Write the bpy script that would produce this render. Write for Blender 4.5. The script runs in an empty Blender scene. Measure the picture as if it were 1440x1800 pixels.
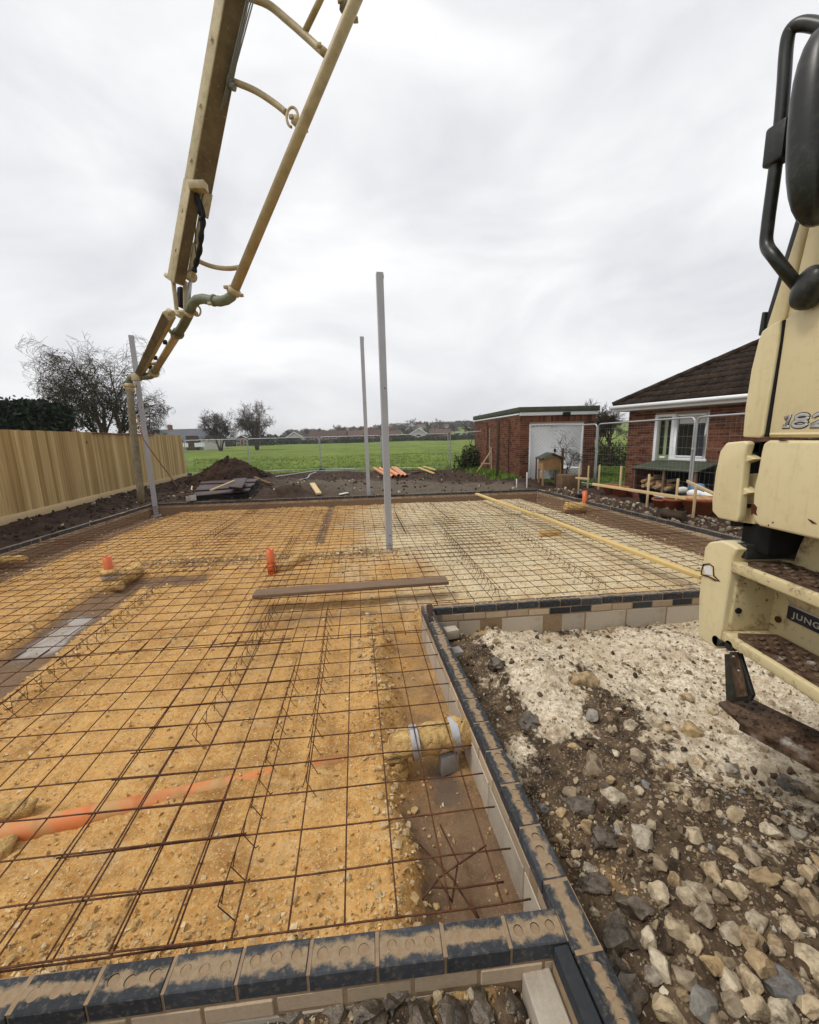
import bpy, bmesh, math, random
import numpy as np
from mathutils import Vector, Matrix
R = math.radians
random.seed(7); rng = np.random.default_rng(7)
sc = bpy.context.scene
COL = sc.collection

# ------------------------------------------------------------------ camera
H = 1.70; PITCH = 10.5; ROLL = 1.5; FPX = 720.0
_p, _r = R(PITCH), R(ROLL)
FW = Vector((0, math.cos(_p), -math.sin(_p))); _u = Vector((0, math.sin(_p), math.cos(_p))); _x = Vector((1, 0, 0))
RT = _x*math.cos(_r) - _u*math.sin(_r); UP = _u*math.cos(_r) + _x*math.sin(_r)
cam = bpy.data.cameras.new('camera'); camo = bpy.data.objects.new('camera', cam); COL.objects.link(camo)
cam.sensor_fit = 'HORIZONTAL'; cam.sensor_width = 36; cam.lens = 18.0
cam.clip_start = 0.05; cam.clip_end = 6000
m = Matrix.Identity(4)
for i in range(3):
    m[i][0] = RT[i]; m[i][1] = UP[i]; m[i][2] = -FW[i]
m[2][3] = H
camo.matrix_world = m
sc.camera = camo
# ------------------------------------------------------------------ sky, sun, exposure
sc.view_settings.view_transform = 'Standard'; sc.view_settings.look = 'None'
sc.view_settings.exposure = 0.36; sc.view_settings.gamma = 1.0
SUN_EL, SUN_AZ = 58, 252      # azimuth clockwise from +y
world = bpy.data.worlds.new('World'); sc.world = world; world.use_nodes = True
wn = world.node_tree; wn.nodes.clear()
def N(t, typ, **kw):
    n = t.nodes.new(typ)
    for k, v in kw.items(): setattr(n, k, v)
    return n
sky = N(wn, 'ShaderNodeTexSky', sky_type='NISHITA', sun_disc=False)
sky.sun_elevation = R(SUN_EL); sky.sun_rotation = R(SUN_AZ)
tc = N(wn, 'ShaderNodeTexCoord')
mp = N(wn, 'ShaderNodeMapping'); mp.inputs['Scale'].default_value = (1.0, 1.0, 2.2)
n1 = N(wn, 'ShaderNodeTexNoise'); n1.inputs['Scale'].default_value = 2.1; n1.inputs['Detail'].default_value = 7; n1.inputs['Roughness'].default_value = 0.52; n1.inputs['Distortion'].default_value = 0.5
cr = N(wn, 'ShaderNodeValToRGB'); e = cr.color_ramp.elements
e[0].position = .32; e[0].color = (.575, .58, .61, 1)
e[1].position = .64; e[1].color = (.83, .83, .835, 1)
mx = N(wn, 'ShaderNodeMix', data_type='RGBA'); mx.inputs[0].default_value = .97
sk = N(wn, 'ShaderNodeMix', data_type='RGBA', blend_type='MULTIPLY'); sk.inputs[0].default_value = 1; sk.inputs[7].default_value = (.1, .1, .1, 1)
bg = N(wn, 'ShaderNodeBackground'); wo = N(wn, 'ShaderNodeOutputWorld')
L = wn.links.new
L(tc.outputs['Generated'], mp.inputs[0]); L(mp.outputs[0], n1.inputs['Vector']); L(n1.outputs[0], cr.inputs[0])
L(sky.outputs[0], sk.inputs[6]); L(sk.outputs[2], mx.inputs[6]); L(cr.outputs[0], mx.inputs[7]); L(mx.outputs[2], bg.inputs[0]); L(bg.outputs[0], wo.inputs[0])
bg.inputs[1].default_value = 1.0
sl = bpy.data.lights.new('sun', 'SUN'); sl.energy = 1.4; sl.angle = R(14); sl.color = (1, .95, .88)
so = bpy.data.objects.new('sun', sl); COL.objects.link(so)
sd = Vector((math.sin(R(SUN_AZ))*math.cos(R(SUN_EL)), math.cos(R(SUN_AZ))*math.cos(R(SUN_EL)), math.sin(R(SUN_EL))))
so.rotation_euler = sd.to_track_quat('Z', 'Y').to_euler()
so.location = (0, 0, 30)

# ------------------------------------------------------------------ helpers
CAM = Vector((0, 0, H))
def ray(x, y): return FW + RT*((x-720)/FPX) + UP*((900-y)/FPX)
def G(x, y, z=0.0):                    # the spot on the level z that lies under a picture point
    d = ray(x, y); return CAM + d*((z-H)/d.z)
def D(x, y, depth): return CAM + ray(x, y)*depth
def DY(x, y, Y):
    d = ray(x, y); return CAM + d*(Y/d.y)
def DX(x, y, X):
    d = ray(x, y); return CAM + d*(X/d.x)
WM = {}
def put(o, parent=None, world=None):
    COL.objects.link(o)
    w = world if world is not None else Matrix.Identity(4)
    o.matrix_basis = w; WM[o.name] = w
    if parent is not None:
        o.parent = parent; o.matrix_parent_inverse = WM[parent.name].inverted()
    return o
def tag(o, label=None, cat=None, group=None, kind=None):
    if label: o['label'] = label
    if cat: o['category'] = cat
    if group: o['group'] = group
    if kind: o['kind'] = kind
    return o
def thing(name, label, cat, loc=(0, 0, 0), group=None):
    o = bpy.data.objects.new(name, None); o.empty_display_size = .2
    put(o, None, Matrix.Translation(Vector(loc)))
    return tag(o, label, cat, group, 'thing')
class MB:
    def __init__(s): s.v = []; s.f = []; s.sm = []
    def add(s, v, f, smooth=False):
        b = len(s.v); s.v += [tuple(p) for p in v]; s.f += [tuple(i+b for i in q) for q in f]; s.sm += [smooth]*len(f); return s
    def hexa(s, p):   # 8 points: bottom 4 ccw, top 4
        return s.add(p, [(3, 2, 1, 0), (4, 5, 6, 7), (0, 1, 5, 4), (1, 2, 6, 5), (2, 3, 7, 6), (3, 0, 4, 7)])
    def box(s, c, sz, rz=0.0, M=None):
        a, b, d = sz[0]/2, sz[1]/2, sz[2]/2
        m = M if M is not None else Matrix.Rotation(rz, 3, 'Z')
        c = Vector(c)
        return s.hexa([c + m@Vector(q) for q in ((-a,-b,-d),(a,-b,-d),(a,b,-d),(-a,b,-d),(-a,-b,d),(a,-b,d),(a,b,d),(-a,b,d))])
    def beam(s, p0, p1, w, h, upv=(0, 0, 1), w1=None, h1=None):
        p0, p1 = Vector(p0), Vector(p1); a = (p1-p0).normalized(); sd = a.cross(Vector(upv))
        sd = sd.normalized() if sd.length > 1e-4 else Vector((1, 0, 0)); u = sd.cross(a).normalized()
        w1 = w if w1 is None else w1; h1 = h if h1 is None else h1
        q = []
        for p, ww, hh in ((p0, w, h), (p1, w1, h1)):
            q += [p - sd*ww/2 - u*hh/2, p + sd*ww/2 - u*hh/2, p + sd*ww/2 + u*hh/2, p - sd*ww/2 + u*hh/2]
        return s.hexa(q)
    def tube(s, pts, r, n=8, caps=True, smooth=True):
        pts = [Vector(p) for p in pts]; rs = r if isinstance(r, (list, tuple)) else [r]*len(pts)
        b = len(s.v); k = len(pts)
        t0 = (pts[1]-pts[0]).normalized(); ref = Vector((0, 0, 1)) if abs(t0.z) < .9 else Vector((1, 0, 0))
        x = t0.cross(ref).normalized()
        for i, p in enumerate(pts):
            t = (pts[min(i+1, k-1)] - pts[max(i-1, 0)])
            t = t.normalized() if t.length > 1e-9 else t0
            x = (x - t*x.dot(t)); x = x.normalized() if x.length > 1e-6 else t.orthogonal().normalized()
            y = t.cross(x)
            for j in range(n):
                a = 2*math.pi*j/n; s.v.append(tuple(p + (x*math.cos(a) + y*math.sin(a))*rs[i]))
        for i in range(k-1):
            for j in range(n):
                j2 = (j+1) % n; s.f.append((b+i*n+j, b+i*n+j2, b+(i+1)*n+j2, b+(i+1)*n+j)); s.sm.append(smooth)
        if caps:
            s.f.append(tuple(b+j for j in reversed(range(n)))); s.sm.append(False)
            s.f.append(tuple(b+(k-1)*n+j for j in range(n))); s.sm.append(False)
        return s
    def prism(s, poly, ext):
        poly = [Vector(p) for p in poly]; ext = Vector(ext); n = len(poly)
        nn = Vector((0, 0, 0))
        for i in range(n): nn += poly[i].cross(poly[(i+1) % n])
        if nn.dot(ext) > 0: poly.reverse()
        return s.add(poly + [p+ext for p in poly], [tuple(range(n)), tuple(range(2*n-1, n-1, -1))] + [((i+1) % n, i, n+i, n+(i+1) % n) for i in range(n)])
    def lathe(s, c, prof, n=14, smooth=True, axis=None):
        c = Vector(c); b = len(s.v); k = len(prof); m = axis if axis is not None else Matrix.Identity(3)
        for r, z in prof:
            for j in range(n):
                a = 2*math.pi*j/n; s.v.append(tuple(c + m@Vector((r*math.cos(a), r*math.sin(a), z))))
        for i in range(k-1):
            for j in range(n):
                j2 = (j+1) % n; s.f.append((b+i*n+j, b+i*n+j2, b+(i+1)*n+j2, b+(i+1)*n+j)); s.sm.append(smooth)
        s.f.append(tuple(b+j for j in reversed(range(n)))); s.sm.append(False)
        s.f.append(tuple(b+(k-1)*n+j for j in range(n))); s.sm.append(False)
        return s
    def mesh(s, name, mat):
        me = bpy.data.meshes.new(name); me.from_pydata(s.v, [], s.f)
        me.polygons.foreach_set('use_smooth', s.sm); me.materials.append(mat); me.update(); return me
    def build(s, name, mat, parent=None, bevel=0, seg=2, kind=None, world=None):
        me = s.mesh(name, mat)
        if bevel:
            bm = bmesh.new(); bm.from_mesh(me); bmesh.ops.remove_doubles(bm, verts=bm.verts, dist=1e-5)
            es = [e for e in bm.edges if len(e.link_faces) == 2 and e.calc_face_angle(0) > .5]
            bmesh.ops.bevel(bm, geom=es, offset=bevel, segments=seg, affect='EDGES', profile=.5, clamp_overlap=True)
            for f in bm.faces: f.smooth = True
            bm.to_mesh(me); bm.free()
            try: me.set_sharp_from_angle(angle=R(40))
            except Exception: pass
        o = bpy.data.objects.new(name, me); put(o, parent, world)
        if kind: o['kind'] = kind
        return o
def inst(name, me, parent, world):
    o = bpy.data.objects.new(name, me); return put(o, parent, world)
def npmesh(name, V, F, mat, smooth=False, attrs=None):
    me = bpy.data.meshes.new(name); F = np.asarray(F, dtype=np.int32); k = F.shape[1]
    me.vertices.add(len(V)); me.vertices.foreach_set('co', np.asarray(V, dtype=np.float32).ravel())
    me.loops.add(F.size); me.loops.foreach_set('vertex_index', F.ravel())
    me.polygons.add(len(F)); me.polygons.foreach_set('loop_start', np.arange(0, F.size, k, dtype=np.int32))
    try: me.polygons.foreach_set('loop_total', np.full(len(F), k, dtype=np.int32))
    except Exception: pass
    me.polygons.foreach_set('use_smooth', np.full(len(F), smooth, dtype=bool))
    for nm, a in (attrs or {}).items():
        at = me.color_attributes.new(nm, 'FLOAT_COLOR', 'POINT'); at.data.foreach_set('color', np.asarray(a, dtype=np.float32).ravel())
    me.materials.append(mat); me.update(calc_edges=True); me.validate(); return me
def _h(ix, iy, s):
    n = (ix.astype(np.int64)*374761393 + iy.astype(np.int64)*668265263 + s*1442695041) & 0x7fffffff
    n = ((n ^ (n >> 13))*1274126177) & 0x7fffffff
    return ((n ^ (n >> 16)) & 0xffff)/65535.0
def vn(x, y, s=0):
    x = np.asarray(x, float); y = np.asarray(y, float)
    ix = np.floor(x); iy = np.floor(y); fx = x-ix; fy = y-iy; fx = fx*fx*(3-2*fx); fy = fy*fy*(3-2*fy)
    a = _h(ix, iy, s); b = _h(ix+1, iy, s); c = _h(ix, iy+1, s); d = _h(ix+1, iy+1, s)
    return (a*(1-fx)+b*fx)*(1-fy) + (c*(1-fx)+d*fx)*fy
def fbm(x, y, s=0, o=5, g=.5):
    t = 0; a = 1; n = 0
    for i in range(o): t = t + a*(vn(np.asarray(x)*2**i + 17.3*i, np.asarray(y)*2**i - 9.1*i, s+i)-.5); n += a; a *= g
    return t/n*2
def sst(a, b, x):
    t = np.clip((np.asarray(x, float)-a)/(b-a), 0, 1); return t*t*(3-2*t)
def inpoly(x, y, P):
    r = np.zeros(np.shape(x), bool); n = len(P)
    for i in range(n):
        x0, y0 = P[i]; x1, y1 = P[(i+1) % n]
        if y0 == y1: continue
        c = ((y0 > y) != (y1 > y)) & (x < (x1-x0)*(y-y0)/(y1-y0) + x0); r ^= c
    return r
def segd(x, y, a, b):
    ax, ay = a[0], a[1]; dx, dy = b[0]-ax, b[1]-ay; t = np.clip(((x-ax)*dx + (y-ay)*dy)/(dx*dx+dy*dy+1e-9), 0, 1)
    return np.hypot(x-ax-t*dx, y-ay-t*dy)

# ------------------------------------------------------------------ materials
def c4(c): return (c[0], c[1], c[2], 1)
class T:
    """small node-tree writer"""
    def __init__(s, name, rough=.8, spec=.3, metal=0.0):
        s.m = bpy.data.materials.new(name); s.m.use_nodes = True; s.t = s.m.node_tree; s.t.nodes.clear()
        s.b = N(s.t, 'ShaderNodeBsdfPrincipled'); o = N(s.t, 'ShaderNodeOutputMaterial'); s.t.links.new(s.b.outputs[0], o.inputs[0])
        s.b.inputs['Roughness'].default_value = rough; s.b.inputs['Specular IOR Level'].default_value = spec; s.b.inputs['Metallic'].default_value = metal
        s.tc = N(s.t, 'ShaderNodeTexCoord')
    def l(s, a, b): s.t.links.new(a, b); return b
    def co(s, scale=(1, 1, 1), src='Object', rot=(0, 0, 0)):
        n = N(s.t, 'ShaderNodeMapping'); n.inputs['Scale'].default_value = scale; n.inputs['Rotation'].default_value = rot; s.l(s.tc.outputs[src], n.inputs[0]); return n.outputs[0]
    def geo(s, scale=(1, 1, 1)):
        g = N(s.t, 'ShaderNodeNewGeometry'); n = N(s.t, 'ShaderNodeMapping'); n.inputs['Scale'].default_value = scale; s.l(g.outputs['Position'], n.inputs[0]); return n.outputs[0]
    def noise(s, sc=5, det=5, ro=.55, v=None, dist=0):
        n = N(s.t, 'ShaderNodeTexNoise'); n.inputs['Scale'].default_value = sc; n.inputs['Detail'].default_value = det; n.inputs['Roughness'].default_value = ro; n.inputs['Distortion'].default_value = dist
        s.l(v if v is not None else s.co(), n.inputs['Vector']); return n.outputs[0]
    def vor(s, sc=5, v=None, out='Distance', feat='F1', rnd=1):
        n = N(s.t, 'ShaderNodeTexVoronoi', feature=feat); n.inputs['Scale'].default_value = sc; n.inputs['Randomness'].default_value = rnd
        s.l(v if v is not None else s.co(), n.inputs['Vector']); return n.outputs[out]
    def ramp(s, f, stops, interp='LINEAR'):
        n = N(s.t, 'ShaderNodeValToRGB'); cr = n.color_ramp; cr.interpolation = interp
        while len(cr.elements) < len(stops): cr.elements.new(.5)
        for el, (p, c) in zip(cr.elements, stops):
            el.position = p; el.color = c4(c) if isinstance(c, (tuple, list)) else (c, c, c, 1)
        s.l(f, n.inputs[0]); return n.outputs[0]
    def mix(s, f, a, b, mode='MIX'):
        n = N(s.t, 'ShaderNodeMix', data_type='RGBA', blend_type=mode)
        for i, x in ((0, f), (6, a), (7, b)):
            if hasattr(x, 'is_output'): s.l(x, n.inputs[i])
            elif i == 0: n.inputs[0].default_value = x
            else: n.inputs[i].default_value = c4(x) if isinstance(x, (tuple, list)) else (x, x, x, 1)
        return n.outputs[2]
    def math(s, op, a, b=0.0, clamp=False):
        n = N(s.t, 'ShaderNodeMath', operation=op, use_clamp=clamp)
        for i, x in ((0, a), (1, b)):
            if hasattr(x, 'is_output'): s.l(x, n.inputs[i])
            else: n.inputs[i].default_value = x
        return n.outputs[0]
    def rnd(s): return N(s.t, 'ShaderNodeObjectInfo').outputs['Random']
    def attr(s, nm):
        n = N(s.t, 'ShaderNodeAttribute', attribute_name=nm); sp = N(s.t, 'ShaderNodeSeparateColor'); s.l(n.outputs['Color'], sp.inputs[0]); return n.outputs['Color'], sp.outputs
    def vary(s, col, amt=.3, f=None):      # brightness variation from piece to piece
        f = s.rnd() if f is None else f
        k = s.math('MULTIPLY_ADD', f, amt*2); k.node.inputs[2].default_value = 1-amt
        n = N(s.t, 'ShaderNodeVectorMath', operation='SCALE'); s.l(col, n.inputs[0]) if hasattr(col, 'is_output') else setattr(n.inputs[0], 'default_value', col)
        s.l(k, n.inputs['Scale']); return n.outputs[0]
    def col(s, c):
        if hasattr(c, 'is_output'): s.l(c, s.b.inputs['Base Color'])
        else: s.b.inputs['Base Color'].default_value = c4(c)
        return s
    def rough(s, r): s.l(r, s.b.inputs['Roughness']); return s
    def bump(s, h, st=.3, d=.02):
        n = N(s.t, 'ShaderNodeBump'); n.inputs['Strength'].default_value = st; n.inputs['Distance'].default_value = d
        s.l(h, n.inputs['Height']); s.l(n.outputs[0], s.b.inputs['Normal']); return s
def simple(name, c, rough=.7, spec=.3, metal=0, var=.0, grain=.12, sc=8, bump=0.0):
    t = T(name, rough, spec, metal); n = t.noise(sc, 5, .6)
    k = t.mix(n, [max(0, x*(1-grain*2)) for x in c], [min(1, x*(1+grain*1.6)) for x in c])
    if var: k = t.vary(k, var)
    t.col(k)
    if bump: t.bump(n, bump, .01)
    return t.m
MAT = {}
def mats():
    # crushed limestone hardcore: colour zones come from where each kind of stone was tipped
    t = T('hardcore', .9, .2); _, s = t.attr('zone'); g = t.geo()
    big = t.noise(.9, 5, .6, g); fine = t.noise(34, 4, .65, g); ch = t.vor(130, g, 'Color'); sp = N(t.t, 'ShaderNodeSeparateColor'); t.l(ch, sp.inputs[0])
    mid = t.noise(5, 5, .6, g)
    gold = t.mix(t.ramp(mid, [(.3, 0.0), (.7, 1.0)]), (.41, .19, .043), (.60, .325, .092))
    gold = t.mix(t.ramp(fine, [(.35, 0.0), (.7, 1.0)]), gold, (.60, .385, .16))
    damp = t.ramp(t.noise(1.7, 6, .72, g), [(.48, 0.0), (.64, 1.0)]); gold = t.mix(t.math('MULTIPLY', damp, .70), gold, (.27, .125, .033)); pale = t.ramp(t.noise(2.6, 6, .7, t.geo((1, 1.6, 1))), [(.54, 0.0), (.70, 1.0)]); gold = t.mix(t.math('MULTIPLY', pale, .55), gold, (.63, .46, .25))
    chips = t.ramp(sp.outputs[0], [(.86, 0.0), (.9, 1.0)]); gold = t.mix(t.math('MULTIPLY', chips, .6), gold, (.64, .47, .24))
    dk = t.ramp(sp.outputs[1], [(.9, 0.0), (.93, 1.0)]); gold = t.mix(t.math('MULTIPLY', dk, .5), gold, (.26, .135, .045))
    cream = t.mix(t.ramp(fine, [(.3, 0.0), (.7, 1.0)]), (.50, .39, .215), (.80, .70, .48)); cream = t.mix(t.math('MULTIPLY', dk, .6), cream, (.32, .21, .09)); cream = t.mix(t.math('MULTIPLY', t.ramp(t.noise(2.3, 6, .72, t.geo((1, .5, 1))), [(.48, 0.0), (.68, 1.0)]), .55), cream, (.40, .255, .11))
    mud = t.mix(t.noise(9, 5, .65, g), (.105, .064, .036), (.29, .19, .115)); mud = t.mix(t.math('MULTIPLY', chips, .3), mud, (.33, .22, .12))
    zf = t.math('ADD', s[0], t.math('MULTIPLY', t.math('SUBTRACT', big, .5), 1.1)); k = t.mix(t.ramp(t.math('ADD', zf, t.math('MULTIPLY', t.math('SUBTRACT', t.noise(4.5, 6, .7, g), .5), .9)), [(.22, 0.0), (.78, 1.0)]), gold, cream)
    mf = t.math('ADD', s[1], t.math('MULTIPLY', t.math('SUBTRACT', mid, .5), .9)); k = t.mix(t.ramp(t.math('ADD', mf, t.math('MULTIPLY', t.math('SUBTRACT', fine, .5), .5)), [(.30, 0.0), (.72, 1.0)]), k, mud)
    wt = t.ramp(s[2], [(.3, 0.0), (.6, 1.0)]); k = t.mix(wt, k, t.mix(t.ramp(s[2], [(.75, 0.0), (1.0, 1.0)]), (.16, .115, .08), (.36, .32, .28))); t.col(k)
    t.rough(t.ramp(s[2], [(.3, .92), (.65, .06)])); t.bump(t.math('MULTIPLY', t.math('ADD', fine, t.math('MULTIPLY', sp.outputs[2], .5)), t.ramp(s[2], [(.3, 1.0), (.6, .05)])), .65, .012); MAT['hard'] = t.m
    # rubble yard: dark clay with spilt white limestone dust
    t = T('rubble_soil', .92, .2); _, s = t.attr('zone'); g = t.geo()
    mid = t.noise(7, 6, .7, g); fine = t.noise(45, 4, .7, g); big = t.noise(2.2, 5, .6, g)
    soil = t.mix(t.ramp(mid, [(.35, 0.0), (.68, 1.0)]), (.028, .019, .012), (.17, .115, .07))
    ch = t.vor(110, g, 'Color'); sp = N(t.t, 'ShaderNodeSeparateColor'); t.l(ch, sp.inputs[0])
    soil = t.mix(t.math('MULTIPLY', t.ramp(sp.outputs[0], [(.88, 0.0), (.92, 1.0)]), .55), soil, (.36, .27, .17))
    wh = t.mix(t.ramp(fine, [(.32, 0.0), (.66, 1.0)]), (.42, .33, .215), (.88, .80, .64)); wh = t.mix(t.math('MULTIPLY', t.ramp(t.noise(12, 6, .72, g), [(.47, 0.0), (.64, 1.0)]), .85), wh, (.27, .195, .12)); wh = t.mix(t.math('MULTIPLY', t.ramp(big, [(.45, 0.0), (.65, 1.0)]), .5), wh, (.46, .35, .22))
    f = t.math('ADD', s[0], t.math('MULTIPLY', t.math('SUBTRACT', t.math('ADD', t.math('MULTIPLY', mid, .8), t.math('MULTIPLY', big, .5)), .66), 2.4))
    k = t.mix(t.ramp(f, [(.42, 0.0), (.58, 1.0)]), soil, wh)
    yf = t.math('ADD', s[1], t.math('MULTIPLY', t.math('SUBTRACT', mid, .5), .9)); k = t.mix(t.ramp(yf, [(.4, 0.0), (.65, 1.0)]), k, (.46, .29, .11)); t.col(k)
    t.rough(t.ramp(mid, [(.3, .55), (.6, .95)])); t.bump(t.math('ADD', fine, t.math('MULTIPLY', mid, 1.5)), .7, .02); MAT['yard'] = t.m
    # site mud
    t = T('site_mud', .9, .25); g = t.geo(); _, s = t.attr('zone')
    a = t.noise(3.5, 7, .7, g); b = t.noise(16, 5, .7, g)
    k = t.mix(t.ramp(a, [(.34, 0.0), (.68, 1.0)]), (.018, .010, .007), (.072, .042, .025)); k = t.mix(t.ramp(b, [(.62, 0.0), (.82, 1.0)]), k, (.14, .09, .055))
    k = t.mix(t.math('MULTIPLY', t.ramp(s[1], [(.25, 0.0), (.75, 1.0)]), .8), k, t.mix(a, (.085, .066, .046), (.17, .14, .10)))
    gf = t.math('ADD', s[0], t.math('MULTIPLY', t.math('SUBTRACT', a, .5), 1.2)); k = t.mix(t.ramp(gf, [(.4, 0.0), (.6, 1.0)]), k, t.mix(b, (.035, .07, .012), (.09, .15, .03)))
    t.col(k); t.bump(t.math('ADD', a, t.math('MULTIPLY', b, .6)), .8, .06); MAT['mud'] = t.m
    # pasture
    t = T('pasture', .95, .15); g = t.geo((1, .45, 1)); g2 = t.geo()
    a = t.noise(.16, 6, .65, g); b = t.noise(1.3, 6, .7, g); d = t.noise(9, 4, .7, g2)
    k = t.mix(t.ramp(b, [(.32, 0.0), (.68, 1.0)]), (.04, .07, .012), (.135, .195, .03)); k = t.mix(t.ramp(a, [(.36, 0.0), (.66, 1.0)]), k, (.175, .235, .034)); k = t.mix(t.math('MULTIPLY', t.ramp(t.noise(.5, 5, .6, g), [(.55, 0.0), (.7, 1.0)]), .4), k, (.15, .145, .045))
    k = t.mix(t.math('MULTIPLY', t.ramp(d, [(.5, 0.0), (.75, 1.0)]), .45), k, (.20, .22, .055)); t.col(k); t.bump(t.math('ADD', b, d), .7, .12); MAT['field'] = t.m
    # stones: tint attribute / object random
    def stone(name, tint, dc=(.095, .066, .04), df=.8):
        t = T(name, .88, .25); g = t.geo(); a = t.noise(22, 6, .65, g)
        if tint == 2: base = t.ramp(t.rnd(), [(0, (.62, .45, .22)), (.4, (.50, .33, .14)), (.7, (.70, .56, .34)), (1, (.44, .28, .11))])
        elif tint: base = t.attr('tint')[0]
        else:
            r = t.rnd(); base = t.ramp(r, [(0, (.62, .52, .36)), (.22, (.55, .43, .27)), (.45, (.66, .58, .44)), (.62, (.34, .27, .19)), (.74, (.56, .41, .22)), (.86, (.24, .245, .25)), (1, (.60, .53, .41))])
        k = t.mix(t.ramp(a, [(.32, 0.0), (.66, 1.0)]), t.mix(1.0, base, (.60, .56, .50), 'MULTIPLY'), base)
        dirt = t.noise(13, 6, .72, g); k = t.mix(t.math('MULTIPLY', t.ramp(dirt, [(.48, 0.0), (.64, 1.0)]), df if tint != 2 else .4), k, dc if tint != 2 else (.36, .21, .08)); t.col(k); t.bump(a, .5, .01); return t.m
    MAT['stone'] = stone('limestone', False); MAT['gravel'] = stone('gravel', True); MAT['stoneg'] = stone('golden_limestone', 2); MAT['chips'] = stone('golden_chippings', 1, (.50, .31, .12), .3)
    t = T('wet_dark_rock', .32, .5); g = t.geo(); a = t.noise(14, 6, .7, g); t.col(t.mix(t.ramp(a, [(.35, 0.0), (.7, 1.0)]), (.035, .027, .02), (.20, .16, .115))); t.bump(a, .8, .02); MAT['darkrock'] = t.m
    # blue engineering brick with sandy mortar smeared along the top
    def blue(name, smear):
        t = T(name, .78, .22); a = t.noise(30, 5, .6); oi = N(t.t, 'ShaderNodeObjectInfo'); av = N(t.t, 'ShaderNodeVectorMath', operation='ADD'); t.l(t.co(), av.inputs[0]); t.l(oi.outputs['Location'], av.inputs[1])
        k = t.mix(a, (.016, .018, .021), (.058, .063, .071)); k = t.vary(k, .35)
        if smear:
            sx = N(t.t, 'ShaderNodeSeparateXYZ'); t.l(t.tc.outputs['Object'], sx.inputs[0])
            band = t.math('SUBTRACT', 1.0, t.math('DIVIDE', t.math('ABSOLUTE', sx.outputs[1]), .040)); top = t.math('GREATER_THAN', sx.outputs[2], .0645)
            n = t.noise(17, 6, .7, av.outputs[0]); f = t.math('ADD', t.math('ADD', t.math('MULTIPLY', band, .50), t.math('MULTIPLY', oi.outputs['Random'], .22)), t.math('MULTIPLY', n, 1.15)); f = t.math('MULTIPLY', t.ramp(f, [(.82, 0.0), (1.08, .95)]), top)
            dust = t.math('MULTIPLY', t.ramp(t.noise(50, 3, .6, av.outputs[0]), [(.52, 0.0), (.75, 1.0)]), .35); k = t.mix(dust, k, (.30, .24, .17))
            k = t.mix(f, k, t.mix(t.noise(60, 4, .7, av.outputs[0]), (.17, .118, .07), (.40, .30, .185)))
        t.col(k); t.bump(a, .25, .004); return t.m
    MAT['blue'] = blue('blue_engineering_brick', True); MAT['bluef'] = blue('blue_brick_face', False)
    t = T('mortar', .95, .1); a = t.noise(40, 5, .6, t.geo()); t.col(t.mix(a, (.19, .13, .078), (.36, .26, .165))); t.bump(a, .5, .006); MAT['mortar'] = t.m
    t = T('concrete_block', .92, .15); a = t.noise(60, 4, .7); b = t.noise(5, 4, .6); k = t.mix(a, (.37, .32, .255), (.55, .49, .40)); k = t.mix(t.math('MULTIPLY', t.ramp(b, [(.5, 0.0), (.75, 1.0)]), .6), k, (.28, .21, .14)); t.col(t.vary(k, .14)); t.bump(a, .5, .006); MAT['block'] = t.m
    t = T('common_brick', .92, .15); a = t.noise(50, 4, .7); t.col(t.vary(t.mix(a, (.34, .255, .17), (.52, .41, .29)), .22)); t.bump(a, .4, .005); MAT['palebrick'] = t.m
    t = T('rusty_steel_bar', .8, .3, .2); a = t.noise(18, 4, .65, t.geo()); t.col(t.mix(t.ramp(a, [(.3, 0.0), (.7, 1.0)]), (.045, .02, .012), (.165, .068, .03))); MAT['rebar'] = t.m
    MAT['galv'] = simple('galvanised_steel', (.42, .43, .45), .45, .5, .55, 0, .12, 6)
    t = T('grey_primer_steel', .6, .4, .1); a = t.noise(4, 5, .6); t.col(t.mix(a, (.335, .34, .37), (.43, .435, .465))); MAT['primer'] = t.m
    t = T('sawn_timber', .8, .25); a = t.noise(4, 5, .6, t.co((.35, 5, 5))); k = t.mix(a, (.46, .335, .17), (.66, .51, .30)); t.col(t.vary(k, .12)); MAT['timber'] = t.m
    t = T('yellow_timber', .7, .3); a = t.noise(3, 5, .6, t.geo((1, 1, 1))); t.col(t.mix(a, (.50, .345, .12), (.68, .50, .21))); MAT['ytimber'] = t.m
    t = T('dark_scaffold_board', .85, .2); a = t.noise(5, 5, .65, t.geo((1, 6, 3))); t.col(t.mix(a, (.09, .055, .035), (.27, .185, .12))); t.bump(a, .3, .01); MAT['dplank'] = t.m
    t = T('fence_board', .85, .2); g = t.co((9, 9, .55)); oi = N(t.t, 'ShaderNodeObjectInfo'); av = N(t.t, 'ShaderNodeVectorMath', operation='ADD'); t.l(g, av.inputs[0]); t.l(oi.outputs['Location'], av.inputs[1])
    a = t.noise(2.2, 5, .6, av.outputs[0], .4); k = t.ramp(oi.outputs['Random'], [(0, (.38, .255, .10)), (.3, (.55, .395, .18)), (.6, (.68, .52, .265)), (.8, (.40, .27, .115)), (1, (.60, .445, .21))])
    k = t.mix(t.ramp(a, [(.3, 0.0), (.75, 1.0)]), t.mix(1.0, k, (.62, .58, .50), 'MULTIPLY'), k)
    kn = t.vor(3.2, av.outputs[0]); k = t.mix(t.ramp(kn, [(.05, .8), (.13, 0.0)]), k, (.15, .07, .02)); t.col(k); t.bump(a, .3, .01); MAT['fence'] = t.m
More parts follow.
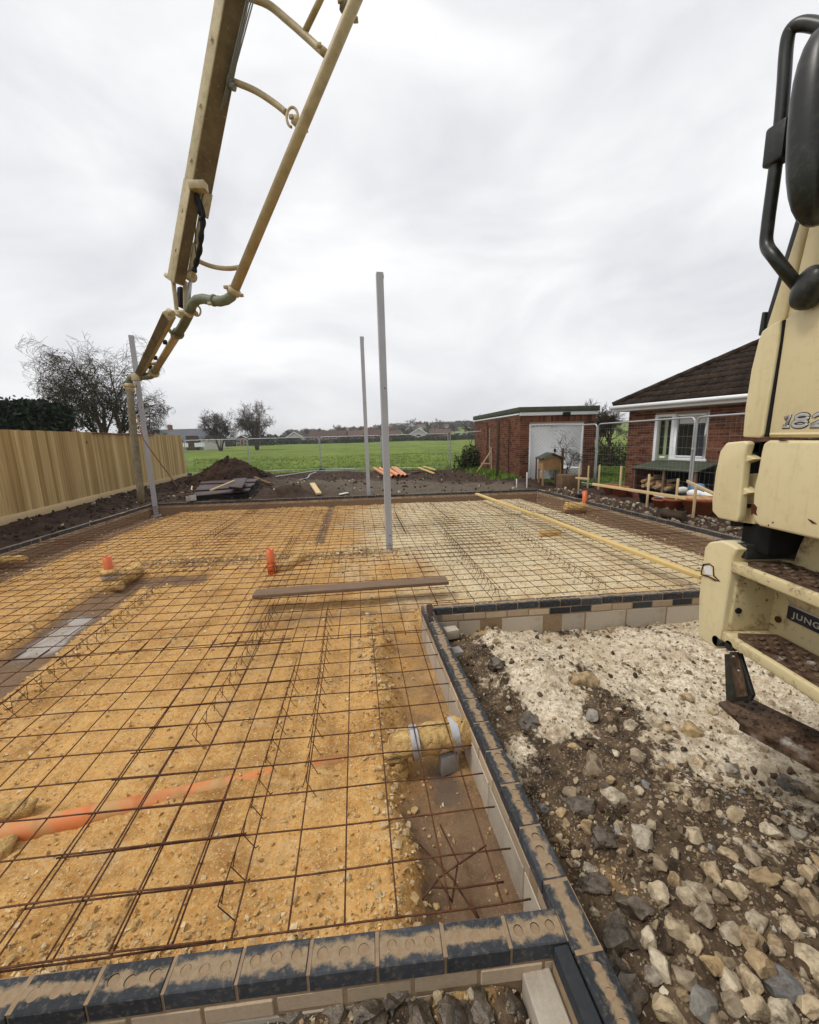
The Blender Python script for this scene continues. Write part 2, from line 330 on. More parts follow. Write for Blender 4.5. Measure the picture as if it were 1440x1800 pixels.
    # brickwork for the house and the garage
    t = T('red_house_brick', .9, .2); a = t.noise(9, 4, .6, t.geo()); _, s = t.attr('tint'); k = t.ramp(s[0], [(0, (.075, .030, .020)), (.4, (.165, .066, .038)), (.75, (.235, .105, .06)), (1, (.12, .055, .037))]); t.col(t.mix(a, t.mix(1.0, k, (.7, .65, .6), 'MULTIPLY'), k)); MAT['redbrick'] = t.m
    t = T('red_house_brick_piece', .9, .2); a = t.noise(9, 4, .6, t.geo()); k = t.ramp(t.rnd(), [(0, (.075, .030, .020)), (.4, (.165, .066, .038)), (.75, (.235, .105, .06)), (1, (.12, .055, .037))]); t.col(t.mix(a, t.mix(1.0, k, (.7, .65, .6), 'MULTIPLY'), k)); MAT['redpiece'] = t.m
    MAT['redmortar'] = simple('brown_mortar', (.33, .245, .17), .95, .1)
    MAT['white'] = simple('white_paint', (.76, .77, .78), .45, .4, 0, 0, .06, 3)
    MAT['cream'] = None
    # cream truck paint with grime
    t = T('cream_truck_paint', .42, .45); g = t.geo(); a = t.noise(2.2, 4, .6, g); b = t.noise(14, 6, .7, g); d = t.vor(16, g)
    k = t.mix(a, (.66, .555, .31), (.74, .635, .385)); k = t.mix(t.math('MULTIPLY', t.ramp(b, [(.52, 0.0), (.74, 1.0)]), .32), k, (.38, .29, .15)); k = t.mix(t.math('MULTIPLY', t.ramp(t.noise(6, 5, .65, t.geo((1, 7, .5))), [(.55, 0.0), (.75, 1.0)]), .22), k, (.33, .25, .14))
    spk = t.math('MULTIPLY', t.ramp(d, [(.035, 1.0), (.06, 0.0)]), t.ramp(t.noise(3.1, 2, .5, g), [(.56, 0.0), (.60, 1.0)])); k = t.mix(spk, k, (.09, .05, .025)); t.col(k); t.rough(t.ramp(b, [(.3, .32), (.7, .62)])); MAT['cream'] = t.m
    t = T('dirty_cream_paint', .6, .35); g = t.geo(); b = t.noise(9, 6, .72, g); k = t.mix(t.ramp(b, [(.50, 0.0), (.66, 1.0)]), (.60, .50, .28), (.24, .165, .085)); k = t.mix(t.ramp(t.noise(30, 5, .7, g), [(.6, 0.0), (.68, 1.0)]), k, (.07, .035, .018)); t.col(k); MAT['creamd'] = t.m
    t = T('muddy_tread_steel', .55, .4, .25); g = t.geo(); b = t.noise(16, 6, .7, g); k = t.mix(t.ramp(b, [(.38, 0.0), (.68, 1.0)]), (.04, .022, .014), (.19, .12, .075)); t.col(t.mix(t.ramp(t.noise(6, 4, .6, g), [(.58, 0.0), (.7, 1.0)]), k, (.42, .39, .34))); t.rough(t.ramp(b, [(.35, .3), (.7, .85)])); MAT['tread'] = t.m
    t = T('black_plastic', .38, .45); g = t.geo(); b = t.noise(20, 5, .7, g); t.col(t.mix(t.ramp(b, [(.5, 0.0), (.8, 1.0)]), (.014, .015, .013), (.055, .055, .045))); MAT['black'] = t.m
    MAT['flatblack'] = simple('dark_recess_plastic', (.012, .012, .012), .8, .2)
    t = T('boom_paint', .55, .35); g = t.geo(); b = t.noise(3.4, 6, .7, g); k = t.mix(t.ramp(b, [(.42, 0.0), (.72, 1.0)]), (.50, .41, .245), (.30, .22, .12)); k = t.mix(t.ramp(t.noise(17, 5, .7, g), [(.61, 0.0), (.69, 1.0)]), k, (.10, .045, .02)); t.col(k); MAT['boom'] = t.m
    t = T('boom_pipe_paint', .5, .4); g = t.geo(); b = t.noise(5, 6, .7, g); t.col(t.mix(t.ramp(b, [(.4, 0.0), (.72, 1.0)]), (.50, .39, .225), (.33, .24, .13))); MAT['bpipe'] = t.m
    t = T('shaded_boom_underside', .75, .3); g = t.geo(); b = t.noise(4, 6, .7, g); k = t.mix(t.ramp(b, [(.38, 0.0), (.70, 1.0)]), (.165, .112, .05), (.080, .050, .022)); t.col(t.mix(t.ramp(t.noise(19, 5, .7, g), [(.6, 0.0), (.7, 1.0)]), k, (.30, .25, .17))); MAT['boomshade'] = t.m  # boom underside's shade put into a dark brown colour, with pale splashes
    MAT['green'] = simple('green_elbow_paint', (.165, .18, .115), .55, .4, 0, 0, .3, 14)
    MAT['hose'] = simple('dusty_rubber_hose', (.18, .15, .10), .9, .15, 0, 0, .35, 9)
    MAT['orange'] = simple('orange_drain_plastic', (.62, .135, .03), .4, .4, 0, 0, .15, 7)
    MAT['opale'] = simple('dusty_orange_pipe', (.62, .27, .13), .55, .3, 0, .12, .18, 7)
    t = T('muddy_orange_pipe', .6, .3); g = t.geo(); t.col(t.mix(t.ramp(t.noise(7, 5, .7, g), [(.42, 0.0), (.62, 1.0)]), (.66, .21, .07), (.50, .30, .12))); MAT['omud'] = t.m
    t = T('yellow_mineral_wool', .95, .1); g = t.geo(); a = t.noise(28, 6, .7, g); t.col(t.mix(t.ramp(a, [(.3, 0.0), (.72, 1.0)]), (.56, .33, .105), (.84, .60, .28))); t.bump(t.math('ADD', a, t.math('MULTIPLY', t.noise(9, 5, .7, g, 1.5), 2.5)), .9, .03); MAT['wool'] = t.m
    MAT['tape'] = simple('silver_tape', (.50, .50, .52), .3, .5, .5, 0, .15, 12)
    t = T('soil_heap', .95, .15); g = t.geo(); a = t.noise(3.5, 7, .72, g); t.col(t.mix(t.ramp(a, [(.34, 0.0), (.70, 1.0)]), (.013, .007, .005), (.062, .034, .021))); t.bump(a, .9, .08); MAT['soil'] = t.m
    MAT['dpanel'] = simple('dark_brown_panel', (.045, .022, .019), .5, .3, 0, .3, .4, 5)
    MAT['bark'] = simple('grey_brown_bark', (.075, .052, .035), .95, .1, 0, 0, .4, 6)
    MAT['barkf'] = simple('far_bark', (.085, .065, .052), .95, .1, 0, 0, .3, 1)
    def leaf(name, a, b):
        t = T(name, .75, .2); _, s = t.attr('tint'); t.col(t.mix(s[0], a, b)); return t.m
    MAT['ivy'] = leaf('ivy_leaf', (.018, .026, .008), (.07, .085, .025)); MAT['farleaf'] = leaf('far_leaf', (.045, .05, .035), (.10, .10, .075)); MAT['conifer'] = leaf('conifer_leaf', (.006, .013, .007), (.022, .036, .016))
    MAT['shrub'] = leaf('shrub_leaf', (.03, .035, .014), (.10, .10, .04)); MAT['grassb'] = leaf('grass_blade', (.07, .12, .016), (.20, .29, .05))
    t = T('brown_roof_tile', .9, .15); g = t.geo(); a = t.noise(4, 6, .7, g); k = t.mix(t.ramp(a, [(.35, 0.0), (.7, 1.0)]), (.014, .009, .007), (.05, .034, .024)); t.col(t.vary(k, .25)); MAT['rtile'] = t.m
    MAT['felt'] = simple('mossy_roofing_felt', (.075, .085, .06), .95, .1, 0, 0, .35, 5)
    t = T('window_glass', .05, .6); t.col((.012, .016, .014)); MAT['glass'] = t.m
    MAT['mglass'] = T('mirror_glass', .03, .5, 1.0).col((.75, .77, .78)).m
    MAT['gdoor'] = simple('sage_green_paint', (.26, .31, .17), .5, .35, 0, 0, .08, 4)
    MAT['terra'] = simple('terracotta', (.36, .115, .05), .85, .2, 0, .15, .2, 8)
    MAT['compost'] = simple('compost', (.045, .03, .02), .95, .1)
    MAT['hutch'] = simple('hutch_timber', (.36, .215, .10), .85, .2, 0, .15, .25, 5)
    MAT['oldwood'] = simple('weathered_wood', (.17, .105, .06), .9, .2, 0, .2, .3, 5)
    MAT['redwood'] = simple('red_brown_timber', (.16, .045, .03), .8, .25, 0, .1, .3, 5)
    MAT['blueb'] = simple('blue_plastic_bag', (.10, .24, .42), .5, .4); MAT['whiteb'] = simple('white_plastic_bag', (.72, .72, .70), .5, .4)
    MAT['log'] = simple('split_log', (.42, .27, .14), .9, .15, 0, .25, .3, 9)
    MAT['slate'] = simple('grey_roof', (.10, .105, .12), .85, .2, 0, .1, .15, .6); MAT['tileb'] = simple('far_brown_roof', (.095, .06, .048), .9, .15, 0, .25, .15, .6)
    MAT['fbrick'] = simple('far_red_brick', (.20, .085, .055), .9, .15, 0, .2, .15, .5); MAT['frender'] = simple('far_pale_render', (.60, .58, .54), .9, .2, 0, .15, .08, .5)
    MAT['fglass'] = simple('far_window_glass', (.03, .035, .04), .2, .5); MAT['silver'] = simple('silver_lettering', (.52, .52, .53), .4, .4, .3); MAT['plate'] = simple('navy_plate', (.012, .014, .022), .35, .5)
    MAT['lwhite'] = simple('pale_lettering', (.62, .62, .60), .5, .4); MAT['rust'] = simple('rust_scab', (.085, .03, .014), .95, .1, 0, 0, .3, 40)
    MAT['cable'] = simple('grey_hydraulic_line', (.20, .19, .165), .5, .4, .2); MAT['concrete'] = simple('cast_concrete', (.36, .34, .31), .9, .15, 0, .1, .15, 7)
mats()

# ------------------------------------------------------------------ site layout
A_IN, C_IN = Vector((.49, 1.20, 0)), Vector((.09, 3.93, 0))
TH, TV = R(5.5), R(97.0)
U = Vector((math.cos(TH), math.sin(TH), 0)); VV = Vector((math.cos(TV), math.sin(TV), 0))
def UVp(u, v, z=0): p = A_IN + U*u + VV*v; p.z = z; return p
_dt = U.x*VV.y - U.y*VV.x
def toUV(x, y):
    dx, dy = x - A_IN.x, y - A_IN.y; return (dx*VV.y - dy*VV.x)/_dt, (U.x*dy - U.y*dx)/_dt
WT = .102
DL, DR = Vector((-7.25, 11.52, 0)), Vector((3.93, 12.43, 0))
CR_ = Vector((5.47, 4.43, 0)); FA = Vector((-6.40, .62, 0))
SLAB = [(p.x, p.y) for p in (A_IN, C_IN, CR_, DR, DL, FA)]        # inner outline of the walls (inside faces)
YARD = [(-4.2, .84), (.4, 1.12), (.62, 1.14), (.2, 3.96), (CR_.x+.2, 4.4), (7.0, 4.4), (7.0, -2.5), (-4.2, -2.5)]

def grid(name, xs, ys, hfun, keep, mat, zfun, smooth=True, bad=None):
    X, Y = np.meshgrid(xs, ys); x = X.ravel(); y = Y.ravel()
    jx = (vn(x*90, y*90, 3)-.5)*float(np.min(np.diff(xs)))*.5; x = x + jx
    z = hfun(x, y); nx, ny = len(xs), len(ys)
    i = np.arange(ny-1)[:, None]*nx + np.arange(nx-1)[None, :]; i = i.ravel()
    F = np.stack([i, i+1, i+nx+1, i+nx], 1)
    cx = x[F].mean(1); cy = y[F].mean(1); F = F[keep(cx, cy)]
    if bad is not None: F = F[~bad(x, y)[F].any(1)]
    used = np.unique(F); mp_ = np.full(len(x), -1); mp_[used] = np.arange(len(used))
    V = np.stack([x, y, z], 1)[used]; Z = np.concatenate([zfun(x, y), np.ones((len(x), 1))], 1)[used]
    me = npmesh(name, V, mp_[F], mat, smooth, {'zone': Z}); o = bpy.data.objects.new(name, me); put(o); o['kind'] = 'structure'; return o

# --- hardcore inside the walls
G2 = lambda x, y, z=-.22: (lambda p: (p.x, p.y))(G(x, y, z))
def hz(x, y):
    u, v = toUV(x, y)
    side = sst(-.62, -.36, u + .16*fbm(x*4, y*4, 61, 5))*sst(3.2, 2.6, v)*sst(-.1, .1, 3.1-v)          # trench beside the side wall
    left = sst(.34, .20, np.abs(u+3.75+.06*(v-2)+.05*fbm(x*3, y*3, 62, 3)))*sst(-.5, .3, v)*sst(4.9, 4.4, v)
    cross = sst(.30, .16, np.abs(v-4.72-.03*(u+3)))*sst(-4.3, -3.9, u)*sst(-2.6, -3.1, u)
    dF = segd(x, y, FA, DL); ft = sst(1.0, .55, dF)*sst(3, 5, y); dE = segd(x, y, CR_, DR); et = sst(.8, .4, dE); dD = segd(x, y, DL, DR); dt = sst(.45, .2, dD)
    dark = sst(.16, .06, np.abs(u+1.42))*sst(6.0, 6.5, v)
    return side, left, cross, np.maximum(ft, et), dt, dark, u, v
def hard_h(x, y):
    side, left, cross, ft, dt, dark, u, v = hz(x, y)
    z = -.205 + .030*fbm(x*1.3, y*1.3, 5, 4) + .020*fbm(x*7, y*7, 8, 4) + .009*fbm(x*26, y*26, 9, 2)
    ridge = np.exp(-((v-5.35)/.28)**2)*sst(-4.4, -3.8, u)*sst(0.2, -.6, u); z = z + .05*ridge*(.5+vn(x*6, y*6, 4))
    edge = np.exp(-((u+.55)/.16)**2)*sst(3.3, 2.8, v); z = z + .05*edge*(.4+vn(x*7, y*7, 14))
    hump = np.exp(-((v-.12)/.22)**2)*sst(-.3, -.6, u); z = z + .05*hump*vn(x*5, y*5, 15)
    z = z - .15*side - .08*left - .09*cross - .11*ft - .08*dt - .03*dark
    return z
def hard_z(x, y):
    side, left, cross, ft, dt, dark, u, v = hz(x, y)
    cream = sst(-1.6, 1.0, u + .9*fbm(x*.9, y*.9, 21, 4))*sst(2.6, 3.6, v)*(1-.75*sst(4.2, 5.0, u))
    cream = np.maximum(cream*.85, .8*np.exp(-(((u+.3)/.8)**2+((v-5.7)/.5)**2)))
    mud = np.maximum.reduce([side*(.47+.50*sst(1.2, .4, v)), left*.8, cross, ft*.95, dt*.8, dark*.7, .65*np.exp(-((v-5.35)/.22)**2)*sst(-4.4, -3.8, u)*sst(.2, -.6, u), .5*np.exp(-((v-3.1)/.25)**2)*sst(-2.2, -1.8, u)*sst(.1, -.3, u)])
    wet = 1.05*sst(.22, .10, np.abs(u+3.78+.06*(v-2)+.08*fbm(x*4, y*4, 63, 3)))*sst(2.5, 2.9, v)*sst(4.1, 3.7, v)*sst(.15, .45, vn(x*2.6, y*2.6, 33)+.1)
    wet = np.maximum(wet, .75*np.exp(-(((u+.2)/.14)**2+((v-.95)/.2)**2)) + .35*fbm(x*9, y*9, 66, 3)*side*sst(1.4, .8, v))
    return np.stack([cream, mud, wet], 1)
xs = np.linspace(-7.6, 5.7, 420); ys = [.55]
while ys[-1] < 12.7: ys.append(ys[-1] + min(.075, .014*max(1, ys[-1])))
IN = lambda cx, cy: inpoly(cx, cy, SLAB)
hard = grid('hardcore_base', xs, np.array(ys), hard_h, lambda a, b: IN(a, b) | (segd(a, b, A_IN, C_IN) < .05) | (segd(a, b, C_IN, CR_) < .05) | (segd(a, b, CR_, DR) < .05) | (segd(a, b, DR, DL) < .05) | (segd(a, b, DL, FA) < .05) | (segd(a, b, FA, A_IN) < .05), MAT['hard'], hard_z)

# --- rubble yard beside and in front of the walls
def gz(x, y, px, py, sx, sy, z=-.25):
    p = G(px, py, z); return np.exp(-(((x-p.x)/sx)**2 + ((y-p.y)/sy)**2))
def yard_h(x, y):
    z = -.33 + .05*fbm(x*1.4, y*1.4, 41, 4) + .045*fbm(x*5, y*5, 42, 4) + .02*fbm(x*16, y*16, 44, 3)
    z = z + .16*gz(x, y, 930, 1190, .35, .55) + .10*gz(x, y, 860, 1130, .3, .25) - .10*gz(x, y, 905, 1235, .10, .14) + .05*gz(x, y, 1010, 1180, .3, .3)
    z = z + .05*sst(2.0, 1.2, y)*sst(.5, 1.0, x) + .15*sst(.42, .30, x + .15*(y-1.1))*sst(1.4, 1.2, y)
    return z
def yard_z(x, y):
    w = 1.15*gz(x, y, 955, 1215, .30, .60) + .95*gz(x, y, 1160, 1125, 1.3, .42) + .8*gz(x, y, 890, 1120, .35, .3) + .75*gz(x, y, 1240, 1190, 1.1, .7) + .45*gz(x, y, 1350, 1300, .6, .4) + .7*gz(x, y, 930, 1320, .14, .25) + .5*sst(2.6, 3.4, x) + .22*sst(.9, 1.6, x)
    w = w - .8*gz(x, y, 1060, 1240, .16, .35) - .7*gz(x, y, 905, 1240, .10, .2) - .6*gz(x, y, 820, 1120, .15, .2) - .5*gz(x, y, 1000, 1330, .3, .25) - .45*gz(x, y, 1120, 1160, .3, .12)
    yl = .42*gz(x, y, 1080, 1530, .10, .12) + .4*gz(x, y, 980, 1440, .14, .2) + .7*gz(x, y, 800, 1770, .2, .08) + .7*gz(x, y, 850, 1110, .2, .12)
    return np.stack([np.clip(w, 0, 1), np.clip(yl, 0, 1), w*0], 1)
xs = np.linspace(-4.1, 6.6, 430); ys = np.concatenate([np.linspace(-2.4, .5, 30), np.arange(.52, 4.42, .022)])
yard = grid('rubble_yard', xs, ys, yard_h, lambda a, b: inpoly(a, b, YARD), MAT['yard'], yard_z)

# --- mud round the slab, and the pasture
def terr(x, y):
    z = -.20 + .16*fbm(x/9, y/9, 71, 4) + .10*fbm(x/2.4, y/2.4, 72, 3)*sst(80, 30, y)
    hill = sst(165, 520, y)*13.5*(.30 + .70*sst(-.45, .22, x/np.maximum(y, 1))); return z + hill + sst(400, 1500, y)*6
def mud_h(x, y):
    z = -.02 + .07*fbm(x*.8, y*.8, 51, 4) + .055*fbm(x*3.1, y*3.1, 52, 4) + .02*fbm(x*11, y*11, 55, 2)
    z = z + .10*sst(-7.4, -8.6, x + .19*(y-11))
    fr = sst(20.0, 24.0, y + 1.4*fbm(x*.5, 3, 53, 3)); z = z*(1-fr) + (-.32)*fr
    for (a, b), (px, py, s, h) in zip(((0, 0),)*9, ((505, 870, .7, .22), (560, 858, 1.2, .22), (480, 850, 1.2, .25), (880, 836, .8, .18), (905, 848, .9, .15), (350, 868, .8, .10), (600, 865, .7, .16), (720, 850, 1.4, .06), (540, 880, .5, .12))):
        p = G(px, py, 0); z = z + h*np.exp(-(((x-p.x)/s)**2 + ((y-p.y)/s)**2))*(.6+.8*vn(x*3, y*3, 57))
    near = np.minimum.reduce([segd(x, y, DL, DR), segd(x, y, CR_, DR), segd(x, y, DL, FA)]); z = z*sst(-.1, .7, near) - .05*sst(.7, .1, near)
    return np.where(inpoly(x, y, YARD), -1.0, z)
def mud_z(x, y):
    gr = .75*sst(4.6, 5.6, x + .12*(y-12))*sst(12.0, 13.0, y)*sst(9, 7.5, np.abs(x-2)) ; gr = np.maximum(gr, gz(x, y, 900, 832, 1.0, 1.0, 0)*.9); gr = np.maximum(gr, sst(20.5, 23, y)*.8)
    gr = np.maximum(gr, .9*sst(6.6, 7.4, x)*sst(13.4, 14.2, y)); pale = gz(x, y, 690, 860, 2.6, 2.2, 0) + gz(x, y, 600, 850, 2.5, 1.5, 0) + gz(x, y, 850, 858, 1.5, 1.2, 0)
    return np.stack([np.clip(gr, 0, 1), np.clip(pale, 0, 1), gr*0], 1)
ys = [-2.4]
while ys[-1] < 25: ys.append(ys[-1] + max(.05, .0045*ys[-1]))
mud = grid('site_ground', np.linspace(-14, 13, 480), np.array(ys), mud_h, lambda a, b: ~inpoly(a, b, YARD), MAT['mud'], mud_z, True, lambda a, b: inpoly(a, b, SLAB))
xs = np.concatenate([-np.geomspace(2600, 16, 60), np.linspace(-15, 15, 70), np.geomspace(16, 2600, 60)]); ys = np.concatenate([[-300, -100, -30, -2.3], np.linspace(19, 60, 80), np.geomspace(61, 2600, 130)])
field = grid('field', xs, ys, terr, lambda a, b: ~((np.abs(a) < 13.6) & (b < 19) & (b > -2.4)), MAT['field'], lambda x, y: np.zeros((len(x), 3)))

# ------------------------------------------------------------------ stones
def hullverts(n, seed, sq=(1, .8, .65)):
    r = random.Random(seed); bm = bmesh.new()
    for i in range(n):
        v = Vector((r.gauss(0, 1), r.gauss(0, 1), r.gauss(0, 1))).normalized()*r.uniform(.82, 1.0); bm.verts.new((v.x*sq[0], v.y*sq[1], v.z*sq[2]))
    res = bmesh.ops.convex_hull(bm, input=bm.verts)
    bmesh.ops.delete(bm, geom=[v for v in bm.verts if not v.link_faces], context='VERTS')
    bmesh.ops.triangulate(bm, faces=bm.faces); bm.verts.index_update()
    V = np.array([v.co[:] for v in bm.verts]); F = np.array([[v.index for v in f.verts] for f in bm.faces]); bm.free(); return V, F
SVS = [hullverts(9, 300+i, (1, random.uniform(.7, .95), random.uniform(.45, .75))) for i in range(10)]
SV = [hullverts(15 if i % 2 else 20, 100+i, (1, random.uniform(.7, .9), random.uniform(.5, .75))) for i in range(8)]
def rotm(r):
    a, b, c = r.random(3)*2*np.pi; ca, sa, cb, sb, cc, s2 = np.cos(a), np.sin(a), np.cos(b), np.sin(b), np.cos(c), np.sin(c)
    return np.array([[ca*cb, ca*sb*s2-sa*cc, ca*sb*cc+sa*s2], [sa*cb, sa*sb*s2+ca*cc, sa*sb*cc-ca*s2], [-sb, cb*s2, cb*cc]])
def scatter(name, pts, sizes, tints, mat, parent, small=False):
    SVx = SVS if small else SV
    VV_, FF, TT = [], [], []; b = 0
    for p, s, tn in zip(pts, sizes, tints):
        V, F = SVx[rng.integers(len(SVx))]; v = (V*s) @ rotm(rng).T + np.asarray(p); VV_.append(v); FF.append(F+b); TT.append(np.tile(np.append(tn, 1), (len(V), 1))); b += len(V)
    me = npmesh(name, np.concatenate(VV_), np.concatenate(FF), mat, False, {'tint': np.concatenate(TT)}); o = bpy.data.objects.new(name, me); put(o, parent); o['kind'] = 'stuff'; return o
TINT_G = np.array([[.78, .57, .29], [.68, .46, .19], [.88, .72, .46], [.62, .39, .15], [.84, .64, .36]]); TINT_C = np.array([[.74, .66, .48], [.62, .52, .34], [.80, .74, .58], [.52, .40, .22]])
TINT_Y = np.array([[.72, .63, .48], [.62, .50, .33], [.80, .75, .64], [.40, .32, .22], [.34, .33, .32], [.66, .54, .36], [.54, .36, .21]])
# loose chippings on the hardcore, densest in the spilled ridges
P, S, C_ = [], [], []
n = 190000; px_ = rng.uniform(-7.2, 5.4, n); py_ = 1.0 + 11.2*rng.random(n)**2.2; ok = inpoly(px_, py_, SLAB); px_, py_ = px_[ok], py_[ok]
side, left, cross, ft, dt, dark, u, v = hz(px_, py_); zz = hard_h(px_, py_); cz = hard_z(px_, py_)[:, 0]
ridge = np.exp(-((v-5.35)/.22)**2)*sst(-4.4, -3.8, u)*sst(.2, -.6, u); edge = np.exp(-((u+.50+.03*v)/.11)**2)*sst(3.3, 2.8, v); hump = np.exp(-((v-.06)/.18)**2)*sst(-.2, -.6, u)
le = np.exp(-((np.abs(u+3.75)-.42)/.10)**2)*sst(4.9, 4.5, v); patch = np.exp(-(((u+.6)/.5)**2+((v-4.4)/.9)**2)); post = np.exp(-(((u+.2)/.9)**2+((v-5.5)/.35)**2))
den = .24 + .2*(vn(px_*1.1, py_*1.1, 87) > .5) + .70*np.clip(1.0*ridge + .9*edge + .8*hump + .7*le + .4*patch + .6*post, 0, 1) + .10*vn(px_*1.4, py_*1.4, 88)
den = den*(1-.62*np.clip(side, 0, 1))*(1-.85*np.clip(left+cross, 0, 1)); ok = rng.random(len(px_)) < den
for x, y, z, c, e_ in zip(px_[ok], py_[ok], zz[ok], cz[ok], (ridge+edge+hump+.6*le)[ok]):
    s = (.0030 + .015*rng.random()**5 + ((.010*rng.random()**2)*(1+.25*max(0, y-2)) if rng.random() < e_ else 0))*(1+.09*y); P.append((x, y, z+s*.25)); S.append(s)
    tn = (TINT_C if rng.random() < c else TINT_G); C_.append(tn[rng.integers(len(tn))]*rng.uniform(.75, 1.05))
scatter('limestone_chippings', P, S, C_, MAT['chips'], hard, True)
# gravel over the yard
P, S, C_ = [], [], []
n = 52000; px_ = rng.uniform(-1.6, 5.2, n); py_ = .75 + 3.5*rng.random(n)**1.35; ok = inpoly(px_, py_, YARD); px_, py_ = px_[ok], py_[ok]; zz = yard_h(px_, py_); yz = yard_z(px_, py_)
den = .22 + .5*np.clip(yz[:, 0], 0, 1)*vn(px_*3, py_*3, 90) + 2.2*yz[:, 1] + .35*(vn(px_*2.2, py_*2.2, 91) > .55)
ok = rng.random(len(px_)) < den
for x, y, z, w, yl in zip(px_[ok], py_[ok], zz[ok], yz[ok, 0], yz[ok, 1]):
    s = .004 + .017*rng.random()**4; P.append((x, y, z+s*.3)); S.append(s)
    tn = TINT_G[rng.integers(5)] if rng.random() < yl*2.2 else (TINT_C[rng.integers(4)] if rng.random() < .2+.6*w else TINT_Y[rng.integers(7)]); C_.append(tn*rng.uniform(.6, 1.05))
scatter('yard_gravel', P, S, C_, MAT['gravel'], yard, True)
# soft clods and broken lumps between the stones
n = 5200; px_ = rng.uniform(.3, 4.6, n); py_ = .8 + 3.3*rng.random(n)**1.2; yz = yard_z(px_, py_); ok = inpoly(px_, py_, YARD) & (rng.random(n) < 1.05-.8*yz[:, 0]) & (px_ > .74-.15*(py_-1.2)+.03); px_, py_ = px_[ok], py_[ok]; s_ = .007 + .032*rng.random(len(px_))**2.6
TC = np.array([[.13, .09, .055], [.20, .145, .09], [.30, .23, .155], [.07, .048, .032], [.46, .37, .25], [.58, .49, .35]])
scatter('soil_clods', np.stack([px_, py_, yard_h(px_, py_)+s_*.15], 1), s_, TC[rng.integers(6, size=len(px_))]*rng.uniform(.7, 1.15, (len(px_), 1)), MAT['gravel'], yard)
# single stones
def boulder(seed, rough_):
    bm = bmesh.new(); bmesh.ops.create_icosphere(bm, subdivisions=3, radius=1); r = random.Random(seed); o = [r.uniform(-9, 9) for _ in range(3)]
    sq = (1, r.uniform(.6, .95), r.uniform(.5, .8)); cuts = [(Vector((r.gauss(0, 1), r.gauss(0, 1), r.gauss(0, 1))).normalized(), r.uniform(.50, .80)) for _ in range(15)]
    from mathutils import noise as mn
    for v in bm.verts:
        p = v.co.copy()
        for nn, d in cuts:
            k = p.dot(nn)
            if k > d: p = p - nn*(k-d)*.95
        p = p*1.25*(1 + rough_*mn.fractal(p*1.9 + Vector(o), 1, 2, 4) + .04*mn.fractal(p*7 + Vector(o), 1, 2, 3)); v.co = (p.x*sq[0], p.y*sq[1], p.z*sq[2])
    me = bpy.data.meshes.new('stone'); 
    for f in bm.faces: f.smooth = True
    bm.to_mesh(me); bm.free(); me.set_sharp_from_angle(angle=R(24)); return me
BM = [boulder(i, .16) for i in range(14)]
for b in BM: b.materials.append(MAT['stone'])
HM = []
for V, F in SV:
    me = npmesh('stone', V, F, MAT['stone']); HM.append(me)
HG = [npmesh('stone', V, F, MAT['stoneg']) for V, F in SV]
DRK = [boulder(60+i, .38) for i in range(6)]
for b in DRK: b.materials.append(MAT['darkrock'])
def stone_at(p, s, me, parent, sink=.55):
    q = Matrix.Translation((p[0], p[1], p[2] + s*.6*(1-sink)*.7)) @ Matrix.Rotation(random.uniform(0, 6.28), 4, 'Z') @ Matrix.Rotation(random.gauss(0, .35), 4, 'X') @ Matrix.Rotation(random.gauss(0, .3), 4, 'Y') @ Matrix.Scale(s, 4)
    return inst('stone', me, parent, q)
placed = []
def yst(px, py, wpx, me=None, z=None):
    p = G(px, py, -.27); zz = float(yard_h(np.array([p.x]), np.array([p.y]))[0]); p = G(px, py, zz + .01)
    d = (p-CAM).dot(FW); s = wpx*d/FPX/2; placed.append((p.x, p.y, s)); stone_at((p.x, p.y, zz), s, me or random.choice(BM), yard)
BIG = [(1170,1775,75),(1215,1715,62),(1255,1690,60),(1330,1610,58),(1280,1640,55),(1235,1610,50),(1195,1640,52),(1155,1575,52),(1235,1575,55),(1130,1470,45),(1165,1520,42),(1140,1655,48),(1170,1690,50),(1240,1760,60),(1290,1765,60),(1345,1700,70),(1380,1730,75),(1420,1690,70),(1425,1600,55),(1300,1560,45),(1340,1540,48),(1390,1560,50),(1270,1500,42),(1210,1460,42),(1080,1400,48),(1050,1345,46),(1120,1330,40),(1235,1420,44),(1290,1430,40),(1350,1460,48),(1400,1470,45),(1185,1545,40),(1245,1535,45),(1315,1500,38),(1370,1780,65),(1310,1730,50),(1420,1760,62),(1150,1715,40),(1205,1580,36),(1265,1585,40),(1020,1195,52),(1045,1255,40),(1205,1220,36),(1160,1270,40),(1210,1290,34),(1180,1280,36),(1100,1275,34),(880,1125,22),(930,1150,24),(960,1120,22),(1065,1110,24),(1010,1310,30),(1120,1390,30),(1000,1390,28),(1040,1460,30),(1090,1330,26),(1250,1250,32),(1290,1290,30),(1320,1240,24),(1380,1280,30),(1340,1370,40),(1410,1400,42),(1280,1360,36),(1230,1340,30),(1180,1380,30),(980,1480,28),(955,1420,26),(1330,1650,52),(1400,1640,50),(1420,1530,45),(1225,1660,44),(1375,1670,48),(850,1090,24),(1195,1740,46),(1275,1725,42),(1330,1775,50),(1255,1790,46)]
for px, py, w in BIG: yst(px+random.uniform(-9, 9), py+random.uniform(-7, 7), w*random.uniform(.72, 1.02))
for px, py, w in ((650,1775,80),(690,1745,75),(590,1770,70),(520,1775,80),(740,1785,60),(800,1790,70),(850,1780,60),(450,1790,60),(630,1735,60),(905,1770,45)): yst(px, py, w*random.uniform(.7, 1.0), random.choice(DRK))
